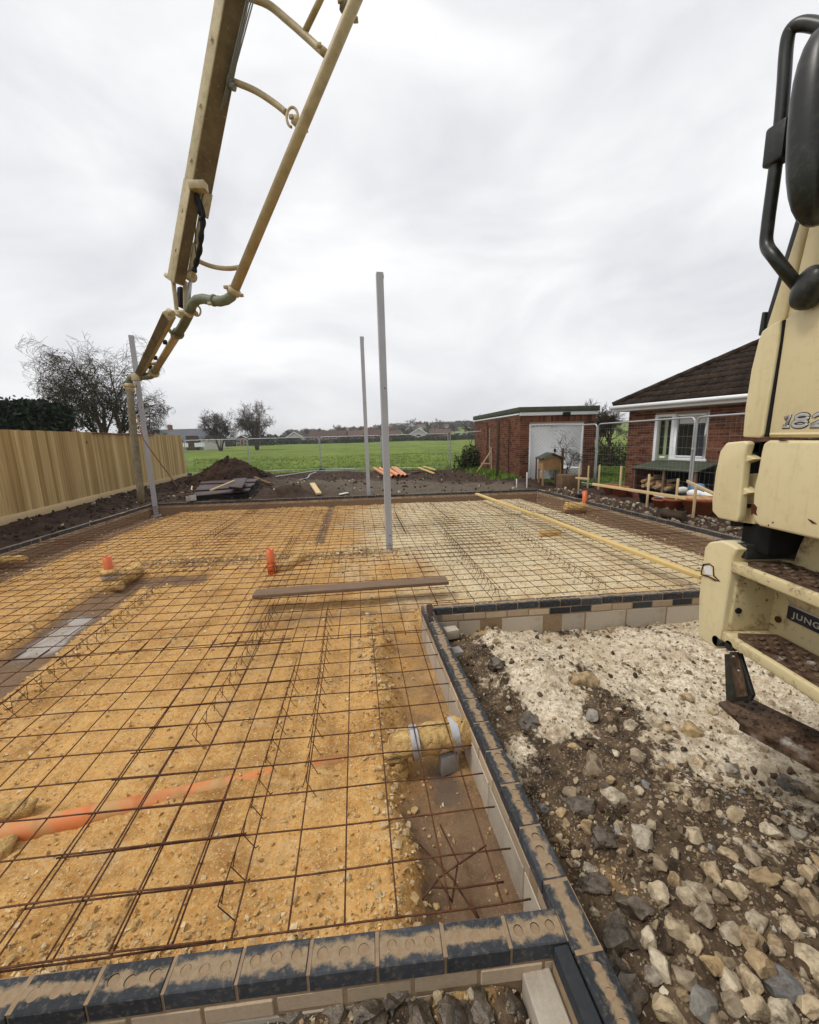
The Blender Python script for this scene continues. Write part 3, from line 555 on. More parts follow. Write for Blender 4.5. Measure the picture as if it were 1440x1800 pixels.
for px, py, w in ((735,1730,26),(770,1745,34),(790,1760,30),(750,1760,28),(775,1715,24),(800,1780,36),(830,1745,26),(725,1750,22),(848,1725,20),(120,1785,30),(105,1795,26)): yst(px, py, w, random.choice(HM))
for px, py, w in ((1090,1640,70),(1120,1600,60),(1060,1480,50),(1050,1560,44),(1020,1420,46),(1080,1700,60),(930,1270,40),(1110,1755,60),(1390,1380,44),(870,1170,30)): yst(px, py, w, random.choice(DRK))
k = 0
while k < 190:
    x, y = random.uniform(.35, 4.6), random.uniform(.85, 4.1)
    if k < 90: x, y = random.uniform(.72, 2.0), random.uniform(.9, 2.1)
    if not inpoly(np.array([x]), np.array([y]), YARD)[0] or (x < .75 and y > 1.2 and x < .75-.15*(y-1.2)+.02): continue
    s = (.011+.020*random.random()**1.6)*(1+.1*y)
    if any((x-a)**2+(y-b)**2 < (s+c)**2*.6 for a, b, c in placed): continue
    placed.append((x, y, s)); stone_at((x, y, float(yard_h(np.array([x]), np.array([y]))[0])), s, random.choice(BM+HM), yard); k += 1
# stones on the hardcore
for k in range(260):
    if k < 100: u, v = random.uniform(-2.6, -.35), .03 + .30*random.random()**1.5
    elif k < 205: u, v = random.gauss(-.54, .09), random.uniform(.1, 2.9)
    else: u, v = random.uniform(-4.2, -.4), random.gauss(5.3, .2)
    p = UVp(u, v); z = float(hard_h(np.array([p.x]), np.array([p.y]))[0]); s = (.009+.017*random.random()**2)*(1+.1*max(0, v-1))*(1.45 if 100 <= k < 205 else 1); stone_at((p.x, p.y, z), s, random.choice(HG), hard)

# ------------------------------------------------------------------ foundation walls
def coping_mesh(L_=.215, W_=.1025, H_=.065, holes=3, deep=.005, rad=.0185, seed=0):
    """engineering brick lying flat, its round holes filled level with mortar a little below the top"""
    from mathutils.geometry import tessellate_polygon
    a, b = L_/2, W_/2; ch = .004; NS = 14; rc = random.Random(seed)
    out = [Vector((-a+ch, -b+ch, 0)), Vector((a-ch, -b+ch, 0)), Vector((a-ch, b-ch, 0)), Vector((-a+ch, b-ch, 0))]
    cs = [(x_ + rc.uniform(-.006, .006), rc.uniform(-.005, .005)) for x_ in (-.066, 0, .066)]
    hl = [[Vector((cx+rad*math.cos(-2*math.pi*j/NS), cy+rad*math.sin(-2*math.pi*j/NS), 0)) for j in range(NS)] for cx, cy in cs]
    polys = [out]+hl; flat = [p for q in polys for p in q]; tri = tessellate_polygon(polys)
    mb = MB(); mb.v = [(p.x, p.y, H_) for p in flat]
    for t in tri:
        A, B, C = (flat[i] for i in t); n = (B-A).cross(C-A).z; mb.f.append(tuple(t) if n > 0 else tuple(reversed(t))); mb.sm.append(False)
    base = len(mb.v); mb.v += [(-a, -b, H_-ch), (a, -b, H_-ch), (a, b, H_-ch), (-a, b, H_-ch), (-a, -b, 0), (a, -b, 0), (a, b, 0), (-a, b, 0)]
    for i in range(4):
        j = (i+1) % 4; mb.f += [(base+i, base+j, j, i), (base+4+i, base+4+j, base+j, base+i)]; mb.sm += [False]*2
    for k in range(len(hl)):
        o = 4+k*NS; nb = len(mb.v); mb.v += [(p.x, p.y, H_-deep-.002) for p in hl[k]]
        for j in range(NS): j2 = (j+1) % NS; mb.f.append((o+j, o+j2, nb+j2, nb+j)); mb.sm.append(True)
    me = mb.mesh('brick', MAT['blue'])
    return me, [(cx, cy, H_-deep, rad) for cx, cy in cs]
DISC = MB().add([(math.cos(2*math.pi*j/14), math.sin(2*math.pi*j/14), .0012*math.sin(5*j)) for j in range(14)], [tuple(range(14))]).mesh('mortar_fill', MAT['mortar'])
COPES = [coping_mesh(deep=d_, rad=r_, seed=i) for i, (d_, r_) in enumerate(((.0015, .0175), (.003, .019), (.0055, .018), (.001, .0165), (.010, .0185), (.002, .0185)))]
def bx(L_, W_, H_, mat, bev=.004):
    bm = bmesh.new(); bmesh.ops.create_cube(bm, size=1); bmesh.ops.scale(bm, vec=(L_, W_, H_), verts=bm.verts); bmesh.ops.translate(bm, vec=(0, 0, H_/2), verts=bm.verts)
    bmesh.ops.bevel(bm, geom=bm.edges[:], offset=bev, segments=1, affect='EDGES'); me = bpy.data.meshes.new('brick'); bm.to_mesh(me); bm.free(); me.materials.append(mat); return me
BRB = bx(.215, .1025, .065, MAT['bluef']); BRP = bx(.215, .1025, .065, MAT['palebrick']); BLK = bx(.44, .10, .215, MAT['block'], .006); HALF = bx(.215, .05, .065, MAT['bluef'])
def found_wall(label, p0, p1, face, lower=True, near=True, second='pale', fills=True):
    """p0-p1 is the inside top edge; the wall lies to the side `face` (+1 left of p0->p1, -1 right)"""
    d = (p1-p0); Ln = d.length; d.normalize(); nrm = Vector((-d.y, d.x, 0))*face; c0 = p0 + nrm*(WT/2)
    w = thing('foundation_wall', label, 'wall', (p0.x, p0.y, -.5), 'foundation walls of the new slab')
    rz = math.atan2(d.y, d.x)
    MB().beam(c0 - d*.0 + Vector((0, 0, -.2545)), c0 + d*Ln + Vector((0, 0, -.2545)), WT-.006, .504, (0, 0, 1)).build('mortar', MAT['mortar'], w)
    def course(z, step, me, off, jit=.0028, fill=None, sub=None):
        k = 0; s = -off
        while s < Ln - step*.35:
            q = s + step/2; 
            if s < -step*.5: s += step; continue
            sx = 1.0; a, b = max(s, 0.0), min(s+step, Ln)
            if b-a < step*.98: sx = (b-a-.008)/(step-.008); q = (a+b)/2
            M = Matrix.Translation(c0 + d*q + Vector((0, 0, z + random.uniform(-1, 1)*jit)) + nrm*random.uniform(-1, 1)*jit) @ Matrix.Rotation(rz + random.gauss(0, .004), 4, 'Z') @ Matrix.Diagonal((sx, 1, 1, 1))
            me_ = me() if callable(me) else me
            if me == 'cope': me_, fl_ = random.choice(COPES)
            o = inst('brick' if step < .3 else 'block', me_, w, M)
            if fill:
                for cx_, cy_, cz_, cr_ in fl_: inst('mortar_fill', DISC, o, M @ Matrix.Translation((cx_, cy_, cz_)) @ Matrix.Diagonal((cr_, cr_, 1, 1)))
            s += step
    course(-.065, .225, 'cope', .03, fill=fills)
    course(-.140, .225, (lambda: BRB if (second == 'blue' or (second == 'mix' and random.random() < .3)) else BRP), .14)
    if lower: course(-.365, .45, BLK, .2)
    return w
wallA = found_wall('blue brick foundation wall across the front with mortar filled round holes', FA, A_IN + U*.005, -1, second='pale')
bn = A_IN + (A_IN-C_IN).normalized()*.95
wallB = found_wall('blue brick foundation wall running from front corner beside the rubble yard', C_IN, bn, 1)
wallC = found_wall('foundation wall of dark brick over pale blocks facing the white rubble', C_IN + (CR_-C_IN).normalized()*.0 + Vector((.112, .012, 0)), CR_, -1, second='mix')
wallD = found_wall('far foundation wall of the slab in front of the soil heap', DL, DR, 1, lower=False, fills=False)
wallE = found_wall('side foundation wall of the slab nearest the brick house', DR, CR_, 1, lower=False, fills=False)
wallF = found_wall('side foundation wall of the slab along the timber fence', DL, FA, -1, lower=False, fills=False)
# second leaf and lower block leaf at the near corner
dB = (bn-C_IN).normalized(); nB = Vector((-dB.y, dB.x, 0))
leaf2 = thing('brick_leaf', 'half width dark brick leaf beside the near corner wall with open joint', 'wall', A_IN + dB*.12)
for k in range(4):
    q = A_IN + dB*(.215 + .225*k) - nB*.035
    inst('brick', HALF, leaf2, Matrix.Translation(q + Vector((0, 0, -.062))) @ Matrix.Rotation(math.atan2(dB.y, dB.x), 4, 'Z'))
MB().beam(A_IN + dB*.105 - nB*.035 + Vector((0, 0, -.27)), A_IN + dB*1.0 - nB*.035 + Vector((0, 0, -.27)), .046, .41).build('mortar', MAT['mortar'], leaf2)
leaf3 = thing('block_leaf', 'low pale block leaf with soil on top at the near corner', 'wall', A_IN + dB*.2 - nB*.11)
for k in range(3):
    q = A_IN + dB*(.31 + .45*k) - nB*.112
    inst('block', BLK, leaf3, Matrix.Translation(q + Vector((0, 0, -.32))) @ Matrix.Rotation(math.atan2(dB.y, dB.x), 4, 'Z'))
# loose cut blocks in the corner of the side wall
for (px, py, z, lab, mt) in ((793, 1112, -.20, 'white cut block offcut tucked behind the side wall corner', 'block'), (800, 1150, -.28, 'grey half block lying below the white offcut', 'concrete')):
    o = MB().box(G(px, py, z), (.13, .11, .09), .3).build('block_offcut', MAT[mt], None, .006); tag(o, lab, 'block')

# ------------------------------------------------------------------ steel mesh on the slab
SL2 = [(p.x, p.y) for p in (A_IN + Vector((-.015, .02, 0)), C_IN + Vector((-.015, .0, 0)), C_IN + Vector((.06, .02, 0)), CR_ + Vector((-.04, .04, 0)), DR + Vector((-.05, -.05, 0)), DL + Vector((.05, -.05, 0)), FA + Vector((.05, .05, 0)))]
def sheet(label, u0, u1, v0, v1, z, rot=0.0, seed=0):
    r = random.Random(seed); c = UVp((u0+u1)/2, (v0+v1)/2); ob = thing('rebar_mesh_sheet', label, 'rebar mesh', (c.x, c.y, z), 'rebar mesh sheets laid over the slab'); ob.empty_display_size = .1
    ca, sa = math.cos(rot), math.sin(rot); uc, vc = (u0+u1)/2, (v0+v1)/2
    def pt(u, v): return UVp(uc + (u-uc)*ca - (v-vc)*sa, vc + (u-uc)*sa + (v-vc)*ca)
    def rod(a, b, dz):
        Ln = math.hypot(b[0]-a[0], b[1]-a[1]); n = max(2, int(Ln/.06)); pts = [pt(a[0]+(b[0]-a[0])*i/n, a[1]+(b[1]-a[1])*i/n) for i in range(n+1)]
        x = np.array([p.x for p in pts]); y = np.array([p.y for p in pts]); ins = inpoly(x, y, SL2)
        best = (0, 0); i = 0
        while i <= n:
            if ins[i]:
                j = i
                while j < n and ins[j+1]: j += 1
                if j-i > best[1]-best[0]: best = (i, j)
                i = j+1
            else: i += 1
        i, j = best
        if j-i < 3: return
        zz = z + dz + .014*fbm(x*.9, y*.9, 301+seed, 3) + .004*fbm(x*5+dz*99, y*5, 302+seed, 2)
        idx = list(range(i, j, 3)) + [j]; ph = r.uniform(-.004, .004)
        MB().tube([(x[k]+ph, y[k]+ph+.003*math.sin(k*.3+ph*900), zz[k]) for k in idx], .0039, 5, True, True).build('rod', MAT['rebar'], ob)
    k = u0 + .03
    while k < u1: rod((k, v0), (k, v1), 0); k += .2
    k = v0 + .05
    while k < v1: rod((u0, k), (u1, k), .0085); k += .2
    return ob
SH = [('rebar mesh sheet beside the side wall over the wool wrapped pipe', -2.0, .3, .02, 2.42, -.055, .004), ('rebar mesh sheet at the front over the buried orange pipe', -6.0, -1.2, .03, 2.44, -.047, -.006),
      ('rebar mesh sheet at the front edge of picture on the fence side', -6.8, -5.6, .03, 2.5, -.05, .0), ('rebar mesh sheet under the dark plank', -1.9, .3, 2.26, 4.66, -.05, -.005),
      ('rebar mesh sheet over the wet trench strip', -6.0, -1.3, 2.22, 4.62, -.042, .006), ('rebar mesh sheet along the fence side wall in the middle of its run', -7.3, -5.5, 2.3, 7.0, -.05, 0),
      ('rebar mesh sheet just behind the dark brick and block wall', .1, 4.9, 2.9, 5.3, -.05, .004), ('rebar mesh sheet around the base of the tall middle post', -3.2, 1.6, 4.45, 6.85, -.044, .003),
      ('rebar mesh sheet behind the wool wrapped upright pipe', -6.1, -2.9, 4.5, 6.9, -.05, -.003), ('rebar mesh sheet crossed by the long yellow timber', .9, 5.7, 5.1, 7.5, -.048, -.004),
      ('rebar mesh sheet beside the far orange pipe stub', 1.2, 6.0, 7.3, 9.7, -.05, .003), ('rebar mesh sheet in the far corner by the garage', 1.2, 6.2, 9.5, 11.6, -.046, .0),
      ('rebar mesh sheet on the pale stone in the middle of the far half', -3.4, 1.4, 6.65, 9.05, -.05, .005), ('rebar mesh sheet in front of the far wall near the thin post', -3.4, 1.4, 8.85, 11.3, -.045, -.003),
      ('rebar mesh sheet in the far half beside the fence', -8.0, -3.2, 6.7, 9.1, -.047, .003), ('rebar mesh sheet in the far corner below the boom', -8.3, -3.2, 8.9, 11.5, -.05, -.002)]
for i, (lab, a, b, c, d, z, rt) in enumerate(SH): sheet(lab, a, b, c, d, z, rt, i)
# lattice spacers that carry the mesh
def spacer(u0, v0, u1, v1, lab):
    a, b = UVp(u0, v0), UVp(u1, v1); d = (b-a).normalized(); n = Vector((-d.y, d.x, 0)); Ln = (b-a).length
    o = thing('mesh_spacer', lab, 'spacer', (a.x, a.y, -.2), 'lattice wire spacers under the rebar mesh')
    MB().tube([a + Vector((0, 0, -.062)), (a+b)/2 + Vector((0, 0, -.064)), b + Vector((0, 0, -.062))], .003, 4).build('top_wire', MAT['rebar'], o)
    z = MB(); k = 0; s = 0
    while s < Ln:
        sg = 1 if k % 2 else -1; z.tube([a + d*s + Vector((0, 0, -.062)), a + d*(s+.04) + n*.04*sg + Vector((0, 0, -.20)), a + d*(s+.055) + n*.05*sg + Vector((0, 0, -.205))], .0026, 4); s += .075; k += 1
    z.build('legs', MAT['rebar'], o)
SPL = ['under the end of the dark plank', 'in front of the buried orange pipe', 'between the dark plank and the trench', 'beside the wet trench strip', 'behind the bare orange drain stub', 'just behind the dark brick and block wall', 'midway between that wall and the yellow rail', 'on the fence side beyond the stone ridge', 'beyond the tall middle post', 'beside the long yellow rail']
for i_, (a, b, c, d) in enumerate(((-1.72, 1.2, -1.62, 3.3), (-1.25, .2, -1.2, 2.0), (-.98, .75, -1.02, 3.1), (-3.15, .8, -3.25, 4.1), (-1.9, 4.6, -1.9, 6.6), (.9, 3.2, .95, 6.4), (2.2, 3.2, 2.3, 6.8), (-3.6, 6.2, -3.6, 8.6), (.2, 6.4, .2, 8.8), (3.4, 5.6, 3.4, 9))): spacer(a, b, c, d, 'bent wire lattice spacer '+SPL[i_])
# bent starter bars lying in the trench at the corner
for i, pts in enumerate((((-.42, .55), (-.30, .35), (-.22, .12)), ((-.30, .62), (-.26, .40), (-.33, .22)), ((-.55, .18), (-.36, .33), (-.12, .42)), ((-.40, .30), (-.28, .26), (-.10, .24)))):
    q = [UVp(u, v, -.30 + .03*k + .02*i) for k, (u, v) in enumerate(pts)]
    if i < 2: q.append(UVp(pts[-1][0]-.05, pts[-1][1]+.05, -.15))
    o = MB().tube(q, .0045, 6).build('bent_bar', MAT['rebar']); tag(o, 'loose bent reinforcing bar lying in the trench by the near corner', 'rebar', 'loose bars in the corner trench')

# ------------------------------------------------------------------ timbers and pipes on the slab
def plank(name, p0, p1, w, t, mat, lab, cat='plank', group=None):
    o = MB().beam(p0, p1, w, t).build(name, MAT[mat], None, min(.004, t*.2)); return tag(o, lab, cat, group)
plank('yellow_rail', G(838, 868, .03), G(945, 907, .0), .10, .045, 'ytimber', 'yellow timber rail laid from the far wall, farther of two end to end', 'timber')
plank('yellow_rail', G(938, 903, .04), G(1236, 1015, .02), .10, .045, 'ytimber', 'yellow timber rail running toward the truck, nearer of two end to end', 'timber')
plank('scaffold_board', G(447, 1044, .0), G(786, 1020, .0), .20, .038, 'dplank', 'dark muddy plank lying across the mesh in mid slab')
def stub(px, py, hgt, lab, collar):
    p = G(px, py, -.2); z0 = float(hard_h(np.array([p.x]), np.array([p.y]))[0]) - .05
    t = thing('drain_stub', lab, 'drain pipe', (p.x, p.y, z0), 'upright orange drain stubs')
    o = MB().lathe((p.x, p.y, z0), [(.055, 0), (.055, hgt), (.048, hgt), (.048, hgt-.05)], 20).build('pipe', MAT['orange'], t)
    MB().lathe((p.x, p.y, z0 + hgt*.3), [(.066, 0), (.068, .02), (.066, .07), (.056, .075)], 20).build('socket', MAT['orange'], t)
    return t, p, z0
def woolroll(t, a, b, r, name='wool_wrap', bands=()):
    a, b = Vector(a), Vector(b); n = 14; mb = MB(); pts = []; rs = []
    for i in range(n+1):
        pts.append(a.lerp(b, i/n) + Vector((0, 0, random.uniform(-.01, .01)))); rs.append(r*random.uniform(.86, 1.1)*(.75 if i in (0, n) else 1))
    mb.tube(pts, rs, 18); o = mb.build(name, MAT['wool'], t); me = o.data
    for v in me.vertices:
        k = fbm(np.array([v.co.x*18+v.co.z*11]), np.array([v.co.y*18+v.co.z*23]), 12, 3)[0]; ax = a.lerp(b, max(0, min(1, (v.co-a).dot(b-a)/(b-a).length_squared))); v.co = v.co + (v.co-ax)*k*.20
    for f in bands:
        c = a.lerp(b, f); d = (b-a).normalized(); MB().tube([c - d*.024, c + d*.024], r*1.09, 20, False).build('tape_band', MAT['tape'], t)
    return o
t, p, z0 = stub(195, 1022, .47, 'orange drain stub wrapped in wool with grey tape beside the wet trench', 1)
woolroll(t, (p.x, p.y, z0), (p.x, p.y, z0+.30), .10, bands=(.66,)); woolroll(t, (p.x+.05, p.y+.05, z0+.08), (p.x+.26, p.y+.30, z0+.20), .105); woolroll(t, (p.x-.15, p.y-.05, z0+.05), (p.x+.2, p.y-.08, z0+.06), .07)
t, p, z0 = stub(478, 1006, .42, 'bare orange drain stub beside a pale wool roll', 0)
t2 = thing('wool_roll', 'pale wrapped wool roll leaning beside the bare orange drain stub', 'insulation', (p.x+.2, p.y, z0)); woolroll(t2, (p.x+.10, p.y+.02, z0+.08), (p.x+.32, p.y+.55, z0+.14), .085)
t, p, z0 = stub(1027, 894, .62, 'orange drain stub at the far side near the garden fence panels', 1)
woolroll(t, (p.x-.5, p.y-.02, z0+.22), (p.x+.08, p.y, z0+.22), .12)
# wool wrapped pipe through the side wall
pA, pB = UVp(-.52, 1.06, -.17), UVp(.02, 1.10, -.13)
t = thing('wrapped_pipe', 'yellow wool wrapped drain with two silver tape bands entering the side wall', 'drain pipe', UVp(-.25, 1.08, -.35))
woolroll(t, pA, pB, .092, bands=(.28, .74)); woolroll(t, pA + Vector((.02, 0, 0)), pA + Vector((.03, -.05, -.18)), .085, 'wool_tail')
MB().tube([UVp(-.48, 1.06, -.17), UVp(.04, 1.10, -.13)], .055, 16).build('pipe', MAT['orange'], t)
for k in range(1): tag(MB().box(UVp(-.16, 1.04, -.30), (.12, .05, .12), .4).build('support_block', MAT['concrete'], None, .005), 'small grey block propping up the wool wrapped pipe', 'block')
o = MB().tube([UVp(-3.4, .52, -.175), UVp(-2.47, .74, -.18), UVp(-1.9, .885, -.232), UVp(-1.3, 1.0, -.252), UVp(-.75, 1.08, -.262)], .055, 18).build('buried_pipe', MAT['omud']); tag(o, 'long orange drain pipe half buried in golden hardcore near the front', 'drain pipe')
t = thing('wool_scrap', 'torn scrap of wool on the buried orange pipe at the picture edge', 'insulation', UVp(-2.5, .74, -.2)); woolroll(t, UVp(-2.60, .60, -.18), UVp(-2.36, .68, -.19), .05); woolroll(t, UVp(-2.62, .84, -.17), UVp(-2.42, .90, -.18), .045)
# wool pieces dotted far off
for (px, py, lab) in ((968, 938, 'yellow wool scrap on the slab beside the yellow rail'), (20, 985, 'pale wool scrap by the fence side wall'), (595, 882, 'small wool scrap at the far wall beside the thin post')):
    p = G(px, py, -.17); t = thing('wool_scrap', lab, 'insulation', p); woolroll(t, p + Vector((-.2, 0, 0)), p + Vector((.2, .05, 0)), .07)

# ------------------------------------------------------------------ steel posts
def post(px, py, zb, tx, ty, w, lab, rz=.3, at=None):
    b = Vector(at) if at else G(px, py, zb); d = math.hypot(b.x, b.y); tp = DY(tx, ty, b.y); h = tp.z - zb
    t = thing('steel_post', lab, 'steel post', b, 'grey steel columns standing on the slab'); m = Matrix.Rotation(rz, 3, 'Z')
    mb = MB(); a = w/2; k = a-.008
    ring = lambda s, z: [b + m@Vector((x*s, y*s, z)) for x, y in ((-1, -1), (1, -1), (1, 1), (-1, 1))]
    mb.add(ring(a, 0)+ring(a, h)+ring(k, h)+ring(k, h-.4), [(0, 1, 5, 4), (1, 2, 6, 5), (2, 3, 7, 6), (3, 0, 4, 7), (4, 5, 9, 8), (5, 6, 10, 9), (6, 7, 11, 10), (7, 4, 8, 11), (9, 13, 12, 8), (9, 10, 14, 13), (10, 11, 15, 14), (11, 8, 12, 15)])
    mb.build('column', MAT['primer'], t)
    pl = MB().box(b + Vector((0, 0, .008)), (w*2.1, w*2.1, .016), rz).build('base_plate', MAT['primer'], t, .003)
    for sx in (-1, 1):
        for sy in (-1, 1): MB().lathe(b + m@Vector((sx*w*.8, sy*w*.8, .012)), [(.014, 0), (.014, .02), (.008, .02), (.008, .05)], 6).build('bolt', MAT['galv'], pl)
    for zz in (h*.62, .35):
        MB().tube([b + m@Vector((.1*w, -a+.004, zz)), b + m@Vector((.1*w, -a-.003, zz))], .010, 8).build('bolt_hole', MAT['flatblack'], t)
    for zz in (h-.05,):
        MB().box(b + m@Vector((a+.005, -.2*a, zz)), (.012, .03, .05), rz).build('lug', MAT['primer'], t)
    return b
post(685, 976, -.27, 667, 480, .10, 'tall grey steel post standing in the middle of the slab', .22)
post(649, 886, -.30, 637, 592, .105, 'slim grey steel post at the far wall behind the tall one', .12)
post(268, 893, -.33, 226, 590, .125, 'grey steel post in the far corner beside the hanging hose', .55, (-7.13, 11.36, -.33))

# ------------------------------------------------------------------ timber fence
FB0, FB1 = Vector((-7.5, 3.2, .12)), Vector((-10.72, 19.85, .06)); fd = (FB1-FB0); fl = Vector((fd.x, fd.y, 0)).length; fdir = Vector((fd.x, fd.y, 0)).normalized(); fn = Vector((fdir.y, -fdir.x, 0))
fence = thing('timber_fence', 'new pale feather edge timber fence along the muddy strip', 'fence', FB0); FZ = lambda s: FB0.z + (FB1.z-FB0.z)*s/fl
mb = MB(); mb.hexa([(0, 0, 0), (.118, 0, 0), (.118, .006, 0), (0, .018, 0), (0, 0, 1), (.118, 0, 1), (.118, .006, 1), (0, .018, 1)]); BOARD = mb.mesh('board', MAT['fence'])
s = 0.0; k = 0; frz = math.atan2(fdir.y, fdir.x)
while s < fl:
    hb = 1.80 + random.uniform(-.006, .006); o = FB0 + fdir*s + fn*(-.012); o.z = FZ(s) + .16
    M = Matrix.Translation(o) @ Matrix.Rotation(frz + math.pi + .06, 4, 'Z') @ Matrix.Rotation(random.gauss(0, .003), 4, 'Y') @ Matrix.Diagonal((1, 1, hb, 1))
    inst('board', BOARD, fence, M); s += .1005 + random.uniform(-.002, .002)
s = 0
while s < fl-.2:
    e_ = min(s+3.0, fl); a = FB0 + fdir*s; b = FB0 + fdir*e_; a.z = FZ(s)+.075; b.z = FZ(e_)+.075
    MB().beam(a + fn*.015, b - fdir*.01 + fn*.015, .032, .17).build('gravel_board', MAT['timber'], fence, .003)
    MB().box(a - fn*.08 + Vector((0, 0, .85)), (.09, .09, 1.9), frz).build('post', MAT['timber'], fence)
    for z in (.4, 1.1, 1.75): MB().beam(a - fn*.05 + Vector((0, 0, z)), b - fn*.05 + Vector((0, 0, z)), .04, .08).build('rail', MAT['timber'], fence)
    s += 3.0
o = MB().beam(DY(133, 757, 12.4) + Vector((.0, -.1, 0)), DY(151, 778, 11.9), .07, .07).build('leaning_timber', MAT['redwood']); tag(o, 'short red brown timber hooked over the top of the fence', 'timber')
o = MB().beam(FB0 + fdir*9.2 + fn*.05 + Vector((0, 0, 1.90)), FB0 + fdir*13.6 + fn*.05 + Vector((0, 0, 1.88)), .03, .03).build('red_batten', MAT['redwood']); tag(o, 'thin red brown batten lying along the fence top', 'timber')

# ------------------------------------------------------------------ concrete pump boom
boom = thing('pump_boom', 'cream concrete pump boom reaching down over the slab to the far corner', 'pump boom', D(250, 880, 10.4))
def box_axis(mb, p0, p1, wface, wside, rot, w1=None, s1=None):
    a = (p1-p0).normalized(); mid = (p0+p1)/2; v = (mid-CAM).normalized(); n = (-v + a*v.dot(a)).normalized()
    n = Matrix.Rotation(rot, 3, a) @ n; w1 = w1 or wface; s1 = s1 or wside; sd = a.cross(n).normalized()
    q = []
    for p, w, s_ in ((p0, wface, wside), (p1, w1, s1)): q += [p - sd*w/2 - n*s_/2, p + sd*w/2 - n*s_/2, p + sd*w/2 + n*s_/2, p - sd*w/2 + n*s_/2]
    return mb.hexa(q), sd, n, a
J = D(316, 508, 7.4); Tt = D(408, 0, 5.9); up_dir = (Tt-J); M1 = J + up_dir*.40; TOP = J + up_dir*1.55
RB = R(27)
mb = MB(); _, sdv, nv, av = box_axis(mb, M1, TOP, .345, .26, RB); mb.build('main_arm', MAT['boom'], boom, .012)
mb = MB(); q0 = J + up_dir*.02; box_axis(mb, q0 - sdv*.085, M1 + av*.05 - sdv*.085, .20, .25, RB); mb.build('lower_arm', MAT['boom'], boom, .010)
mb = MB(); box_axis(mb, M1 - av*.35 + sdv*.115, M1 + av*.02 + sdv*.115, .15, .27, RB, .15, .26); mb.build('cylinder_bracket', MAT['boom'], boom, .01)
sgn = 1.0
# thin plates added on the undersides; their dark brown stands in for shade
# the right hand side in the picture is +sdv or -sdv: pick by the camera's right vector
if sdv.dot(RT) < 0: sgn = -1.0
E_ = sdv*sgn; Nn = nv
mb = MB(); mb.hexa([p_ + Nn*h_ + sdv*w_ for h_ in (.131, .137) for p_, w_ in ((M1 + av*.02, -.155), (M1 + av*.02, .155), (TOP - av*.02, .155), (TOP - av*.02, -.155))]); mb.build('shade_plate', MAT['boomshade'], boom)
mb = MB(); mb.hexa([p_ + Nn*h_ - sdv*.085 + sdv*w_ for h_ in (.126, .131) for p_, w_ in ((q0 + av*.02, -.085), (q0 + av*.02, .085), (M1, .085), (M1, -.085))]); mb.build('shade_plate', MAT['boomshade'], boom)
ca, cb = M1 - av*.25 + E_*.09 + Nn*.10, J + up_dir*.07 + E_*.10 + Nn*.10
MB().tube([ca, ca.lerp(cb, .55)], .052, 14).build('ram_barrel', MAT['bpipe'], boom); MB().tube([ca.lerp(cb, .5), cb], .064, 14).build('ram_gland', MAT['boom'], boom); MB().tube([cb + av*.02, D(330, 545, 7.45)], .028, 12).build('ram_rod', MAT['galv'], boom)
mb = MB(); mb.lathe(cb, [(.0, -.05), (.09, -.05), (.09, .05), (0, .05)], 14, axis=av.to_track_quat('X', 'Z').to_matrix()); mb.build('ram_eye', MAT['boom'], boom)
J2 = D(322, 546, 7.5)
for off, w in ((-.15, .05), (.06, .045), (.14, .04)):
    p = J + E_*off; MB().beam(p + av*.16, J2 + E_*(off*.75) - av*.02, .06, w, Nn).build('link_plate', MAT['boom'], boom, .006)
for px, py, dd in ((300, 548, 7.45), (312, 552, 7.45), (330, 552, 7.5), (340, 548, 7.5), (296, 486, 7.35)):
    c = D(px, py, dd); MB().tube([c - Nn*.08, c + Nn*.10], .042, 10).build('pin', MAT['boom'], boom)
MB().tube([D(296, 550, 7.5), D(345, 550, 7.55)], .05, 12).build('hinge_shaft', MAT['boom'], boom)
MB().beam(D(322, 508, 7.6), D(320, 540, 7.6), .16, .1, Nn).build('hinge_block', MAT['flatblack'], boom)
TIP = D(244, 660, 10.3); JJ = D(298, 553, 7.6)
mb = MB(); _, s2_, n2_, a2_ = box_axis(mb, JJ, TIP, .18, .15, RB, .16, .13); mb.build('tip_arm', MAT['boom'], boom, .010)
mb = MB(); mb.hexa([JJ + a2_*.03 + n2_*.070 - s2_*.080, JJ + a2_*.03 + n2_*.070 + s2_*.080, TIP - a2_*.03 + n2_*.060 + s2_*.070, TIP - a2_*.03 + n2_*.060 - s2_*.070, JJ + a2_*.03 + n2_*.079 - s2_*.080, JJ + a2_*.03 + n2_*.079 + s2_*.080, TIP - a2_*.03 + n2_*.069 + s2_*.070, TIP - a2_*.03 + n2_*.069 - s2_*.070]); mb.build('shade_plate', MAT['boomshade'], boom)  # tip arm gets the same added plate, coloured dark as shade
for f, o_ in ((.35, .17), (.62, .15), (.8, .15)):
    c = JJ.lerp(TIP, f); MB().box(c + E_*o_, (.07, .07, .09)).build('tip_bracket', MAT['flatblack'], boom, .01)
MB().box(D(212+28, 663, 10.2), (.22, .1, .18)).build('tip_head', MAT['boom'], boom, .02)
